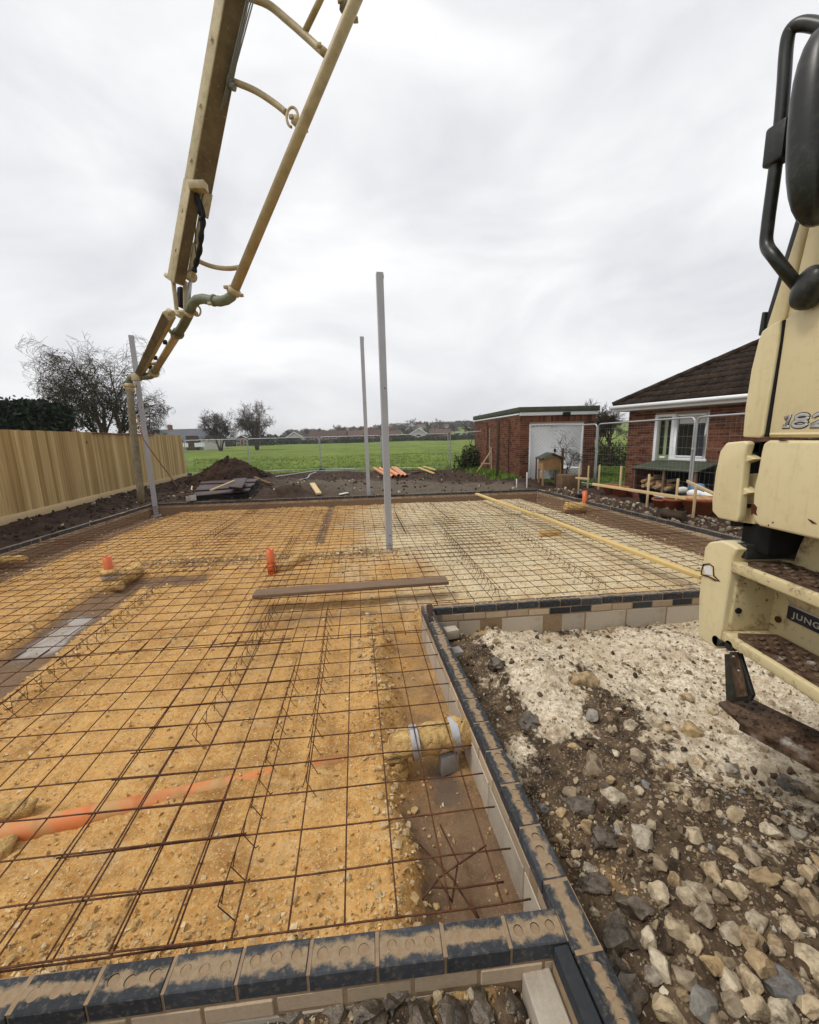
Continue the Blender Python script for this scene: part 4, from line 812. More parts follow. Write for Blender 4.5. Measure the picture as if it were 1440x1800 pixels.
# delivery pipe
PP0, PP1 = D(411, 512, 7.0), D(625, 0, 5.35); pd = PP1-PP0
pipe1 = MB().tube([PP0, PP0 + pd*1.5], .080, 18).build('delivery_pipe', MAT['bpipe'], boom)
def coupling(c, ax, r=.105, w=.05, mat='bpipe'):
    ax = ax.normalized(); o = MB().tube([c - ax*w, c - ax*w*.35, c + ax*w*.35, c + ax*w], [r*.86, r, r, r*.86], 16).build('coupling', MAT[mat], boom)
    sd_ = ax.orthogonal().normalized()
    for sg in (1, -1): MB().box(c + sd_*sg*r*1.12, (.07, .05, .05)).build('clamp_lug', MAT['boom'], o, .008)
coupling(PP0, pd, .12); coupling(D(525, 217, 6.15), pd, .11, .06); coupling(D(612, 18, 5.45), pd, .115, .06, 'hose'); coupling(D(572, 92, 5.7), pd, .092, .03)
el = [D(411, 512, 7.0), D(407, 521, 7.02), D(398, 527, 7.05), D(386, 530, 7.1), D(372, 528, 7.15), D(357, 525, 7.2), D(346, 527, 7.25), D(338, 535, 7.3), D(334, 545, 7.4)]
MB().tube(el, .082, 16).build('green_elbow', MAT['green'], boom); coupling(D(376, 528, 7.13), el[4]-el[3], .10, .03, 'green')
el2 = [D(336, 540, 7.4), D(330, 556, 7.7), D(322, 572, 8.0), D(313, 586, 8.3)]; MB().tube(el2, .085, 16).build('green_elbow', MAT['green'], boom); coupling(el2[-1], el2[-1]-el2[-2], .115, .045, 'green')
mb = MB(); lo = [D(346, 546, 7.4) + Vector((.07*math.cos(a), 0, .09*math.sin(a))) for a in np.linspace(-2.2, 2.2, 12)]; mb.tube(lo, .016, 8).build('lift_ring', MAT['bpipe'], boom)
q0, q1 = el2[-1], D(273, 651, 9.9); MB().tube([q0, q1], .075, 16).build('tip_pipe', MAT['bpipe'], boom)
el3 = [D(274, 648, 9.85), D(270, 657, 10.0), D(262, 661, 10.1), D(250, 662, 10.25), D(240, 661, 10.35), D(230, 664, 10.45), D(226, 672, 10.5), D(228, 682, 10.5)]
MB().tube(el3, .085, 16).build('green_elbow', MAT['green'], boom); coupling(D(228, 678, 10.5), Vector((0, 0, 1)), .13, .05); coupling(D(271, 655, 9.95), q1-q0, .12, .04)
for f in (.12, .78):
    a = JJ.lerp(TIP, f); b = q0.lerp(q1, max(0, f-.02)); MB().tube([a, b], .035, 10).build('pipe_stay', MAT['boom'], boom)
hose = thing('end_hose', 'dusty rubber end hose hanging from the boom tip beside the corner post', 'hose', D(248, 882, 10.3))
hp = [D(228, 680, 10.5), D(231, 720, 10.5), D(236, 770, 10.5), D(243, 830, 10.5), D(247, 862, 10.5), D(248, 884, 10.5)]
MB().tube(hp, [.085, .08, .082, .085, .082, .08], 18).build('hose_body', MAT['hose'], hose); MB().tube([hp[0] + Vector((0, 0, .03)), hp[0] - Vector((0, 0, .14))], .10, 18).build('ferrule', MAT['bpipe'], hose)
rope = MB().tube([D(240, 730, 10.35), D(252, 772, 10.45), D(275, 805, 10.9), D(300, 838, 11.6), D(313, 858, 12.0)], .016, 7).build('rope', MAT['hutch']); tag(rope, 'thin brown rope trailing from the hanging hose to the mud', 'rope')
# stays between arm and pipe
def stay(pts, r=.045): return MB().tube(pts, r, 12).build('pipe_stay', MAT['bpipe'], boom)
def smooth(pts, n=5):
    pts = [Vector(p) for p in pts]; out = []
    for i in range(len(pts)-1):
        p0 = pts[max(i-1, 0)]; p1 = pts[i]; p2 = pts[i+1]; p3 = pts[min(i+2, len(pts)-1)]
        for k in range(n):
            t = k/n; out.append(.5*((2*p1) + (p2-p0)*t + (2*p0-5*p1+4*p2-p3)*t*t + (3*p1-p0-3*p2+p3)*t**3))
    return out+[pts[-1]]
stay(smooth([D(392, 137, 6.3), D(415, 145, 6.3), D(450, 160, 6.25), D(485, 183, 6.2), D(503, 198, 6.17)])); stay(smooth([D(335, 447, 7.2), D(352, 460, 7.2), D(376, 469, 7.15), D(402, 472, 7.1), D(425, 469, 7.05)]), .038)
stay(smooth([D(430, -8, 5.9), D(470, 7, 5.9), D(505, 35, 5.85), D(538, 64, 5.8), D(571, 94, 5.72)]), .05); stay([D(535, 58, 5.8), D(562, 2, 5.6), D(585, -50, 5.4)], .042)
mb = MB(); c = D(514, 206, 6.15); mb.tube([c + (RT*math.cos(a)*.085 + UP*math.sin(a)*.15) for a in np.linspace(-.9, 4.6, 22)], .020, 8).build('stay_ring', MAT['bpipe'], boom)
for k in range(4):
    a = D(436 + 4.2*k, -10, 5.75); b = D(361 + 2.2*k, 300 - 6*k, 6.75); MB().tube([a, a.lerp(b, .5) + RT*.01, b], .011, 6).build('hydraulic_line', MAT['cable'], boom)
for px, py, dd in ((400, 142, 6.25), (404, 150, 6.25), (397, 136, 6.25)): MB().tube([D(px, py, dd), D(px+9, py+4, dd)], .05, 10).build('line_clip', MAT['cable'], boom)
hs = smooth([D(346, 340, 6.75), D(349, 365, 6.75), D(357, 385, 6.8), D(354, 412, 6.85), D(351, 440, 6.95), D(345, 462, 7.05), D(341, 478, 7.1)])
MB().tube(hs, [.028+.02*abs(math.sin(i*.7)) for i in range(len(hs))], 9).build('black_hose', MAT['flatblack'], boom)
MB().tube(smooth([D(338, 335, 6.75), D(350, 352, 6.7), D(358, 378, 6.75), D(352, 388, 6.8)]), .035, 9).build('black_hose', MAT['flatblack'], boom)
MB().tube(smooth([D(344, 390, 6.85), D(343, 430, 6.95), D(346, 455, 7.1)]), .008, 6).build('thin_cable', MAT['flatblack'], boom)
MB().box(D(349, 328, 6.65), (.26, .16, .13)).build('valve_block', MAT['bpipe'], boom, .015); MB().box(D(350, 303, 6.75), (.16, .12, .20)).build('access_slot', MAT['flatblack'], boom, .03)
for f in (.15, .30, .48, .66, .86, 1.0):
    c = J + up_dir*f - E_*(.19 if f > .4 else .185) + Nn*.0; MB().tube([c, c - E_*.012], .030, 8).build('boss', MAT['boom'], boom)
MB().tube(smooth([D(304, 566, 7.9), D(300, 575, 8.1), D(293, 584, 8.3)]), .008, 5).build('thin_cable', MAT['flatblack'], boom)
# out of sight above the picture: the knuckle and the root arm that carries the boom back to the truck
K2 = TOP + up_dir.normalized()*.1; ROOT = Vector((3.0, -4.2, 2.4))
mb = MB(); box_axis(mb, K2, ROOT, .42, .36, 0, .55, .5); mb.build('root_arm', MAT['boom'], boom, .015); MB().tube([K2 - sdv*.3, K2 + sdv*.3], .16, 16).build('knuckle', MAT['boom'], boom)

# ------------------------------------------------------------------ pump truck (we look along its flank)
FX = 1.72
truck = thing('pump_truck', 'cream pump truck cab with steps and black mirror beside the rubble', 'truck', (2.9, 0.4, -.35))
def flp(pts, X, ext, mat, name, bev=.012, par=None, seg=3):
    return MB().prism([DX(x, y, X) if len(q_) == 2 else Vector((X, q_[1], q_[2])) for q_ in pts for x, y in [q_[:2]]], (ext, 0, 0)).build(name, MAT[mat], par or truck, bev, seg)
def yz(pts, X, ext, mat, name, bev=.012, par=None, seg=3): return MB().prism([(X, a, b) for a, b in pts], (ext, 0, 0)).build(name, MAT[mat], par or truck, bev, seg)
def P2(x, y, X=FX):
    p = DX(x, y, X); return (p.y, p.z)
BK = .62      # rear end of the door
yz([(2.16, 1.24), (2.16, 1.62), (2.02, 3.0), (.1, 3.05), (.1, .55), (1.9, .55), (1.9, 1.1)], 2.06, 2.0, 'cream', 'cab_shell', .05)
yz([P2(1322, 905), P2(1324, 860), P2(1331, 830), P2(1337, 795), P2(1341, 779), P2(1350, 774), (BK, 1.645), (BK, 1.20), P2(1440, 950), P2(1334, 925), P2(1326, 918)], FX, .30, 'cream', 'door_lower', .014)
up = yz([P2(1350, 769, 1.735), P2(1375, 600, 1.735), P2(1380, 561, 1.735), P2(1395, 548, 1.735), (1.80, 2.27), (1.55, 2.29), (BK, 2.29), (BK, 1.652)], 1.735, .28, 'cream', 'door_upper', .010)
yz([P2(1352, 766, 1.732), P2(1353, 761, 1.732), (BK, 1.672), (BK, 1.658)], 1.729, .05, 'cream', 'door_crease', .006, up)
yz([P2(1305, 768), P2(1336, 770), P2(1340, 765), P2(1367, 600), P2(1371, 562), P2(1352, 572), P2(1339, 582), P2(1333, 597), P2(1320, 650), P2(1309, 720)], FX, .12, 'cream', 'corner_panel', .022, seg=4)
yz([P2(1340, 585, 1.86), P2(1338, 770, 1.86), P2(1375, 770, 1.86), P2(1400, 560, 1.86)], 1.86, .15, 'flatblack', 'seam_gap', 0)
yz([P2(1341, 768, 1.7325), P2(1350, 768, 1.7325), P2(1375, 600, 1.7325), P2(1380, 562, 1.7325), P2(1373, 564, 1.7325), P2(1367, 600, 1.7325)], 1.7325, .02, 'flatblack', 'seam_shade_strip', 0, up)  # black strip laid in the seam, standing in for the shaded gap
pil = yz([P2(1345, 580, 1.80), P2(1378, 563, 1.80), P2(1431, 340, 1.80), P2(1441, 250, 1.80), P2(1432, 250, 1.80), P2(1411, 370, 1.80)], 1.80, .12, 'cream', 'windscreen_pillar', .012)
yz([P2(1339, 583, 1.83), P2(1350, 583, 1.83), P2(1413, 372, 1.83), P2(1424, 280, 1.83), P2(1418, 280, 1.83), P2(1404, 368, 1.83)], 1.83, .1, 'black', 'windscreen_seal', .004)
yz([P2(1346, 548, 1.84), P2(1351, 548, 1.84), P2(1348, 590, 1.84), P2(1339, 590, 1.84)], 1.82, .06, 'black', 'seal_bracket', .006)
yz([P2(1382, 560, 1.775), P2(1434, 345, 1.775), P2(1446, 250, 1.775), (1.5, 2.95), (1.5, 2.29)], 1.775, .14, 'cream', 'door_frame', .012)
yz([(1.48, 2.33), (1.5, 2.9), (.75, 2.9), (.75, 2.33)], 1.80, .02, 'glass', 'side_window', 0)
yz([(1.5, 2.9), (1.5, 3.05), (.1, 3.1), (.1, 2.9)], 1.775, .14, 'cream', 'roof_edge', .02); yz([(.75, 1.2), (.75, 2.95), (.1, 2.95), (.1, 1.0)], 1.76, .3, 'cream', 'rear_panel', .02)
# corner deflector with two fins
dfl = yz([P2(1276, 778, 1.70), P2(1309, 775, 1.70), P2(1314, 779, 1.70), P2(1308, 800, 1.70), P2(1303, 850, 1.70), P2(1299, 905, 1.70), P2(1295, 918, 1.70), P2(1262, 911, 1.70), P2(1251, 899, 1.70), P2(1251, 880, 1.70), P2(1257, 830, 1.70), P2(1265, 793, 1.70)], 1.70, .045, 'cream', 'corner_deflector', .020, seg=4)
for q in (((1306, 797), (1326, 807), (1304, 815)), ((1301, 853), (1319, 866), (1297, 874))):
    yz([P2(x, y, 1.715) for x, y in q], 1.715, .05, 'cream', 'fin', .003, dfl)
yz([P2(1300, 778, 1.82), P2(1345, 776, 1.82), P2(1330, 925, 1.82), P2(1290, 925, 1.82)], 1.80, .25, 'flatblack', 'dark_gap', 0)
yz([P2(1300, 834, 1.765), P2(1327, 832, 1.765), P2(1322, 880, 1.765), P2(1320, 922, 1.765), P2(1294, 918, 1.765)], 1.785, .03, 'cream', 'hinge_column', .006)
yz([P2(1305, 886, 1.76), P2(1315, 886, 1.76), P2(1314, 893, 1.76), P2(1304, 892, 1.76)], 1.762, .02, 'flatblack', 'slot', 0)
yz([P2(1310, 780, 1.80), P2(1337, 778, 1.80), P2(1335, 795, 1.80), P2(1308, 797, 1.80)], 1.80, .04, 'black', 'grey_flap', .004)
# bumper corner
bmp = yz([P2(1238, 962, 1.70), P2(1246, 953, 1.70), P2(1266, 950, 1.70), P2(1285, 957, 1.70), P2(1297, 965, 1.70), P2(1288, 979, 1.70), P2(1285, 1000, 1.70), P2(1270, 1093, 1.70), P2(1262, 1139, 1.70), P2(1257, 1141, 1.70), P2(1229, 1122, 1.70), P2(1226, 1112, 1.70), P2(1228, 1047, 1.70)], 1.70, .40, 'cream', 'bumper_corner', .020, seg=4)
dn = [P2(x, y, 1.697) for x, y in ((1234, 1001), (1237, 992), (1247, 991), (1254, 996), (1255, 1012), (1266, 1022), (1256, 1019), (1245, 1013), (1233, 1010), (1234, 1001))]
MB().tube([(1.697, a, b) for a, b in dn], [.003, .004, .003, .003, .004, .0015, .005, .005, .004, .003], 6).build('rust_edge', MAT['rust'], bmp)
yz([P2(x, y, 1.698) for x, y in ((1237, 996), (1249, 995), (1252, 1011), (1240, 1009))], 1.6975, .004, 'white', 'scrape_patch', 0, bmp)
MB().box((2.9, 2.22, .78), (1.9, .22, .6)).build('front_bumper', MAT['cream'], truck, .04)
yz([(2.27, 1.02), (2.27, 1.075), (2.06, 1.10), (2.04, 1.02)], 1.745, .30, 'black', 'bumper_top_insert', .010)
yz([(2.16, 1.05), (2.16, 1.24), (1.985, 1.24), (1.985, 1.06)], 1.80, .26, 'flatblack', 'support_column', .01)
# step housing
house_ = yz([(2.11, .55), (2.11, 1.02), (.5, 1.02), (.5, .55)], 1.95, .06, 'creamd', 'step_back', .01)
yz([(1.99, 1.0), (1.965, 1.12), (1.93, 1.225), (.6, 1.225), (.6, 1.0)], 1.93, .1, 'creamd', 'step_riser', .015)
yz([(2.15, .60), (2.15, .96), (2.07, .96), (2.08, .60)], 1.735, .25, 'creamd', 'step_side', .012)
def shelf(z, yf, name, bl):
    s_ = MB().prism([(1.70, yf-.02, z-.06), (1.70, .5, z-.06), (1.96, .5, z-.06), (1.96, yf, z-.06), (1.73, yf, z-.06)], (0, 0, .058)).build(name, MAT['creamd'], truck, .010, 3)
    pl = MB().prism([(1.722, yf-.10, z-.002), (1.722, .55, z-.002), (1.94, .55, z-.002), (1.94, yf-.09, z-.002), (1.75, yf-.065, z-.002)], (0, 0, .010)).build('tread_plate', MAT['tread'], s_, .002)
    mb = MB(); r0 = 0; y = yf-.14
    while y > .9:
        for k in range(4):
            x = 1.755 + .06*k + (.03 if r0 % 2 else 0)
            if x < 1.93: mb.lathe((x, y, z+.007), [(.019, 0), (.015, .010), (.010, .010), (.009, -.002)], 10)
        y -= .047; r0 += 1
    mb.build('tread_dimples', MAT['tread'], pl, kind='stuff')
    return s_
shelf(1.005, 2.10, 'step_shelf', 0); shelf(.605, 2.105, 'step_shelf', 0)
MB().tube([(1.765, 2.09, .725), (1.765, 2.068, .725)], .0165, 14).build('drain_hole', MAT['flatblack'], truck)
rr = MB().tube([(1.955, 2.03, .69), (1.942, 2.03, .69)], .017, 14).build('rusty_cap', MAT['rust'], truck)
# maker's plate
pb = DX(1385, 1064, 2.0); MB().box((1.948, 1.735, .757), (.012, .50, .085)).build('nameplate_rim', MAT['silver'], truck, .004); npl = MB().box((1.942, 1.735, .757), (.010, .485, .07)).build('nameplate', MAT['plate'], truck, .002)
def text(name, s, mat, size, loc, parent, off=0.0, ext=.001, shear=0.0, sp=1.0, sx=1.0):
    cu = bpy.data.curves.new(name, 'FONT'); cu.body = s; cu.size = size; cu.offset = off; cu.extrude = ext; cu.shear = shear; cu.space_character = sp; cu.materials.append(MAT[mat])
    tmp = bpy.data.objects.new('tmp', cu); COL.objects.link(tmp); bpy.context.view_layer.update()
    me = bpy.data.meshes.new_from_object(tmp.evaluated_get(bpy.context.evaluated_depsgraph_get())); bpy.data.objects.remove(tmp); bpy.data.curves.remove(cu); me.materials.clear(); me.materials.append(MAT[mat])
    o = bpy.data.objects.new(name, me); M = Matrix(((0, 0, -1, loc[0]), (-1, 0, 0, loc[1]), (0, 1, 0, loc[2]), (0, 0, 0, 1))) @ Matrix.Diagonal((sx, 1, 1, 1)); put(o, parent, M); return o
text('plate_lettering', 'JUNGTI', 'silver', .042, (1.9365, 1.945, .743), npl, .0006, .0006, 0, 1.15, 1.25)
DIG = {'1': [[(.10, .68), (.36, .95), (.36, .08)], [(.14, .06), (.58, .06)]], '8': [[(.5+.34*math.cos(a), .74+.20*math.sin(a)) for a in np.linspace(0, 6.2832, 18)], [(.5+.40*math.cos(a), .27+.23*math.sin(a)) for a in np.linspace(0, 6.2832, 18)]],
       '2': [[(.5-.38*math.cos(a), .70+.24*math.sin(a)) for a in np.linspace(-.2, 2.9, 10)] + [(.80, .55), (.5, .34), (.14, .10)], [(.10, .06), (.92, .06)]]}
for nm_, mt_, rad_, X_ in (('model_number_outline', 'flatblack', .0125, 1.7338), ('model_number', 'silver', .0082, 1.7326)):
    for i_, ch_ in enumerate('182'):
        mb = MB()
        for st_ in DIG[ch_]:
            b0 = len(mb.v); mb.tube([(0, -(qx + .18*qy)*.084, qy*.058) for qx, qy in st_], rad_*.82, 10)
            mb.v[b0:] = [(v_[0]*.10, v_[1], v_[2]) for v_ in mb.v[b0:]]
        mb.v = [(v_[0]+X_, v_[1] + 1.938 - (0, .050, .135)[i_], v_[2] + 1.694) for v_ in mb.v]; mb.build(nm_, MAT[mt_], up)
# chips and rust on the door
for q in (((1321, 888), (1326, 886), (1331, 892), (1329, 900), (1331, 906), (1324, 902), (1321, 905)), ((1420, 912), (1426, 914), (1436, 921), (1428, 920)), ((1357, 918), (1360, 917), (1359, 920)), ((1350, 922), (1352, 922), (1351, 925))):
    yz([P2(x, y, 1.7185) for x, y in q], 1.7172, .003, 'rust', 'rust_patch', 0, None)
for q in (((1366, 773.5), (1372, 772.5), (1381, 773.5), (1386, 775), (1374, 775.5)),): yz([P2(x, y, 1.718) for x, y in q], 1.7168, .003, 'rust', 'rust_patch', 0, None)
# swinging lower step
arm = yz([P2(1273, 1150, 1.735), P2(1300, 1148, 1.735), P2(1323, 1222, 1.735), P2(1318, 1232, 1.735), P2(1276, 1234, 1.735)], 1.735, .02, 'black', 'step_hanger', .004)
yz([P2(1283, 1146, 1.725), P2(1297, 1146, 1.725), P2(1313, 1224, 1.725), P2(1296, 1226, 1.725)], 1.722, .012, 'tread', 'hanger_rib', .002, arm)
MB().tube([(1.70, 2.12, .525), (1.80, 2.12, .525)], .03, 14).build('pivot', MAT['black'], truck); MB().tube([(1.70, 2.03, .545), (1.78, 2.03, .545)], .028, 14).build('pivot', MAT['black'], truck)
for (x, y) in ((1290, 1154), (1299, 1179)): p = DX(x, y, 1.72); MB().lathe(p, [(.0, -.006), (.006, -.004), (.006, .004), (0, .006)], 8).build('rivet', MAT['galv'], truck)
e0_, e1_, i0_, i1_ = G(1300, 1274, .195), G(1440, 1348, .195), G(1322, 1234, .195), G(1440, 1292, .195)
ls = MB().prism([G(1262, 1240, .195), e0_, e0_ + (e1_-e0_)*3.2, i0_ + (i1_-i0_)*3.2, i0_, G(1285, 1234, .195)], (0, 0, .022)).build('lower_step', MAT['tread'], truck, .005)
MB().prism([e0_ + Vector((0, 0, .004)), e0_ + (e1_-e0_)*3.2 + Vector((0, 0, .004)), e0_ + (e1_-e0_)*3.2 - Vector((0, 0, .04)), e0_ - Vector((0, 0, .03))], (.012, 0, 0)).build('step_lip', MAT['tread'], ls)
mb = MB()
for r0 in range(14):
    f_ = -.10 + r0*.125
    for k in range(4):
        g_ = (k + .6 + (.3 if r0 % 2 else 0))/4.6; q_ = (e0_ + (e1_-e0_)*f_).lerp(i0_ + (i1_-i0_)*(f_+.05), g_); mb.lathe((q_.x, q_.y, .216), [(.013, 0), (.009, .006), (.004, .007), (.0, .007)], 8)
mb.build('step_studs', MAT['tread'], ls, kind='stuff')
MB().beam((1.80, 1.95, .53), (1.80, .6, .53), .03, .04).build('under_rail', MAT['black'], truck)
# mirror
bar = smooth([DX(1412, 512, 1.72), DX(1388, 485, 1.65), DX(1362, 452, 1.60), DX(1348, 430, 1.60), DX(1350, 395, 1.60), DX(1360, 320, 1.60), DX(1370, 240, 1.60), DX(1378, 150, 1.60), DX(1382, 90, 1.60), DX(1388, 56, 1.60), DX(1402, 43, 1.61), DX(1425, 42, 1.63), DX(1465, 52, 1.66), DX(1500, 62, 1.70)], 6)
mir = MB().tube(bar, .0245, 14).build('mirror_bar', MAT['black'], truck)
MB().box(DX(1371, 253, 1.60), (.07, .085, .15), .2).build('mirror_clamp', MAT['black'], mir, .012)
def superell(c, a, M, nexp=2.6, n=28):
    V, F = [], []
    f = lambda t, e_: math.copysign(abs(t)**(2/e_), t)
    for i in range(n//2+1):
        ph = -math.pi/2 + math.pi*i/(n//2)
        for j in range(n):
            th = 2*math.pi*j/n; V.append(Vector(c) + M@Vector((a[0]*f(math.cos(ph), nexp)*f(math.cos(th), nexp), a[1]*f(math.cos(ph), nexp)*f(math.sin(th), nexp), a[2]*f(math.sin(ph), 2.3))))
    for i in range(n//2):
        for j in range(n): F.append((i*n+j, i*n+(j+1) % n, (i+1)*n+(j+1) % n, (i+1)*n+j))
    return V, F
mc = DX(1443, 226, 1.62); MR = Matrix.Rotation(R(20), 3, 'Z') @ Matrix.Rotation(R(-3), 3, 'X')
V, F = superell(mc, (.132, .075, .345), MR); hou = MB().add(V, F, True).build('mirror_housing', MAT['black'], mir)
V, F = superell(mc + MR@Vector((0.004, -.062, 0)), (.122, .022, .325), MR); MB().add(V, F, True).build('mirror_glass', MAT['mglass'], hou)
V, F = superell(DX(1424, 506, 1.70), (.05, .06, .085), Matrix.Rotation(R(25), 3, 'X')); MB().add(V, F, True).build('mirror_mount', MAT['black'], mir)
# chassis, wheels and deck that stay behind the picture edge
MB().box((2.95, -2.6, .75), (.9, 8.6, .3)).build('chassis', MAT['flatblack'], truck); MB().box((2.95, -3.4, 1.2), (2.3, 6.0, .5)).build('deck', MAT['cream'], truck, .03)
for y in (.05, -3.2, -4.6):
    for x in (1.95, 3.95):
        w = MB().lathe((x-.15, y, .16), [(.0, 0), (.30, 0), (.48, .03), (.5, .09), (.5, .21), (.48, .27), (.30, .30), (0, .30)], 28, axis=Matrix.Rotation(R(90), 3, 'Y')).build('wheel', MAT['flatblack'], truck)
MB().tube([(3.0, -4.2, 1.4), (3.0, -4.2, 2.5)], .45, 24).build('turret', MAT['cream'], truck)

# ------------------------------------------------------------------ brickwork helper: every brick its own block, joints recessed
def brickwork(parent, o, d, Ln, z0, z1, holes, single=0, thick=.02, near_end=1, soldier=None):
    """bricks on a vertical face starting at o, running along d; outward normal is d rotated -90 deg"""
    n = Vector((d.y, -d.x, 0)); rz = math.atan2(d.y, d.x); items = []
    rows = int((z1-z0)/.075)
    for r_ in range(rows):
        z = z0 + r_*.075; s = -.1125 if r_ % 2 else 0.0
        while s < Ln:
            a, b = max(s, 0)+.005, min(s+.225, Ln)-.005; s += .225
            segs = [(a, b)]
            for (h0, h1, hz0, hz1) in holes:
                if z+.07 > hz0 and z < hz1:
                    ns = []
                    for p, q in segs:
                        if q <= h0 or p >= h1: ns.append((p, q)); continue
                        if p < h0-.03: ns.append((p, h0))
                        if q > h1+.03: ns.append((h1, q))
                    segs = ns
            for p, q in segs:
                if q-p > .03: items.append((p, q, z))
    items.sort(key=lambda i: -i[0]*near_end)
    Vs, Fs, Ts = [], [], []; bidx = 0
    quad = [(3, 2, 1, 0), (4, 5, 6, 7), (0, 1, 5, 4), (1, 2, 6, 5), (2, 3, 7, 6), (3, 0, 4, 7)]
    if not hasattr(brickwork, 'me'): brickwork.me = bx(1, 1, 1, MAT['redpiece'], .0)
    for k, (p, q, z) in enumerate(items):
        dep = thick + random.uniform(-.002, .002); c = o + d*((p+q)/2) + n*(dep/2-.004)
        if k < single:
            inst('brick', brickwork.me, parent, Matrix.Translation((c.x, c.y, z+.005)) @ Matrix.Rotation(rz, 4, 'Z') @ Matrix.Diagonal((q-p, dep, .065, 1)))
        else:
            h = (q-p)/2; pts = [c + d*x - n*y for x, y in ((-h, -dep/2), (h, -dep/2), (h, dep/2), (-h, dep/2))]
            Vs += [(w.x, w.y, z+.005) for w in pts] + [(w.x, w.y, z+.07) for w in pts]; Fs += [tuple(i+bidx for i in f) for f in quad]; bidx += 8; Ts += [(random.random(), 0, 0, 1)]*8
    if Vs:
        me = npmesh('brickwork', Vs, Fs, MAT['redbrick'], False, {'tint': Ts}); ob = bpy.data.objects.new('brickwork', me); put(ob, parent); ob['kind'] = 'stuff'
def slabwall(parent, name, o, d, Ln, z0, z1, holes, mat, t=.22):
    """solid backing wall with real openings (outer face just behind the bricks)"""
    n = Vector((d.y, -d.x, 0)); xs_ = sorted({0, Ln, *[h for q in holes for h in q[:2]]}); zs_ = sorted({z0, z1, *[h for q in holes for h in q[2:]]}); mb = MB()
    for i in range(len(xs_)-1):
        for j in range(len(zs_)-1):
            cx, cz = (xs_[i]+xs_[i+1])/2, (zs_[j]+zs_[j+1])/2
            if any(h[0] < cx < h[1] and h[2] < cz < h[3] for h in holes): continue
            c = o + d*cx - n*(t/2); mb.box((c.x, c.y, cz), (xs_[i+1]-xs_[i], t, zs_[j+1]-zs_[j]), math.atan2(d.y, d.x))
    return mb.build(name, MAT[mat], parent)

# ------------------------------------------------------------------ garage
gn = G(912, 846, -.02); gn.z = 0; g_w = 2.78; gdx = Vector((math.cos(R(4)), math.sin(R(4)), 0)); gdy = Vector((-math.sin(R(4.7)), math.cos(R(4.7)), 0)); GL = 6.6
gar = thing('garage', 'flat roofed red brick garage with white chevron boarded door', 'garage', gn)
hole = [(.34, 2.36, -.2, 2.02)]
slabwall(gar, 'front_wall', gn, gdx, g_w, -.3, 2.42, hole, 'redmortar'); brickwork(gar, gn, gdx, g_w, -.1, 2.25, hole)
sl_o = gn + gdy*GL; slabwall(gar, 'side_wall', sl_o, -gdy, GL-.0, -.3, 2.42, [], 'redmortar'); brickwork(gar, sl_o, -gdy, GL, -.1, 2.35, [])
slabwall(gar, 'far_side_wall', gn + gdx*g_w, gdy, GL, -.3, 2.25, [], 'redmortar'); slabwall(gar, 'rear_wall', sl_o + gdx*g_w, -gdx, g_w, -.3, 2.25, [], 'redmortar')
mb = MB(); a = gn - gdx*.08 - gdy*.10; b = gn + gdx*(g_w+.08) - gdy*.10; c = gn + gdx*(g_w+.08) + gdy*(GL+.08); d = gn - gdx*.08 + gdy*(GL+.08)
mb.hexa([p + Vector((0, 0, 2.42)) for p in (a, b, c, d)] + [p + Vector((0, 0, 2.60)) for p in (a, b, c, d)]); rf = mb.build('flat_roof', MAT['felt'], gar, .012)
MB().beam(gn - gdy*.05 - gdx*.04 + Vector((0, 0, 2.36)), gn - gdy*.05 + gdx*(g_w+.04) + Vector((0, 0, 2.36)), .03, .12).build('white_fascia', MAT['white'], gar, .004)
MB().beam(gn - gdx*.04 + Vector((0, 0, 2.37)), gn + gdy*GL - gdx*.04 + Vector((0, 0, 2.37)), .03, .05).build('side_fascia', MAT['white'], gar)
k = 0.0
while k < g_w-.05:     # soldier course over the door
    MB().box(gn + gdx*(k+.034) - gdy*.010 + Vector((0, 0, 2.185)), (.062, .02, .21), R(4)).build('soldier_brick', MAT['redpiece'], gar); k += .075
do = gn + gdy*.06; fr = MB()
for s0, s1, z0, z1 in ((.345, .405, -.1, 2.015), (2.295, 2.355, -.1, 2.015), (.405, 2.295, 1.95, 2.015)):
    c = do + gdx*((s0+s1)/2); fr.box((c.x, c.y, (z0+z1)/2), (s1-s0, .10, z1-z0), R(4))
fr.build('door_frame', MAT['white'], gar, .004)
gd = MB().box((do + gdx*1.35 + gdy*.05) + Vector((0, 0, .93)), (1.89, .03, 2.0), R(4)).build('garage_door', MAT['white'], gar)
def clipline(x0, z0, dx, dz, X0, X1, Z0, Z1):
    t0, t1 = -9, 9
    for p, d_, lo, hi in ((x0, dx, X0, X1), (z0, dz, Z0, Z1)):
        a_, b_ = (lo-p)/d_, (hi-p)/d_; t0 = max(t0, min(a_, b_)); t1 = min(t1, max(a_, b_))
    return (t0, t1) if t1-t0 > .06 else None
for side_ in (0, 1):
    X0, X1 = (.41, 1.345) if side_ == 0 else (1.355, 2.29); sl_ = 1 if side_ == 0 else -1; k = -2.2
    while k < 4.2:                         # slanting boards meeting in a chevron
        r_ = clipline(X0 if sl_ > 0 else X1, k, sl_, 1.0, X0+.01, X1-.01, -.06, 1.93)
        if r_:
            xo = X0 if sl_ > 0 else X1; p0 = do + gdx*(xo+sl_*r_[0]) - gdy*(-.026) + Vector((0, 0, k+r_[0])); p1 = do + gdx*(xo+sl_*r_[1]) + gdy*.026 + Vector((0, 0, k+r_[1]))
            MB().beam(p0, p1, .026, .078, gdy.cross(p1-p0)).build('board', MAT['white'], gd, .003)
        k += .135
MB().box(do + gdx*1.34 + gdy*.005 + Vector((0, 0, 1.05)), (.07, .05, .13), R(4)).build('handle', MAT['flatblack'], gd, .01)
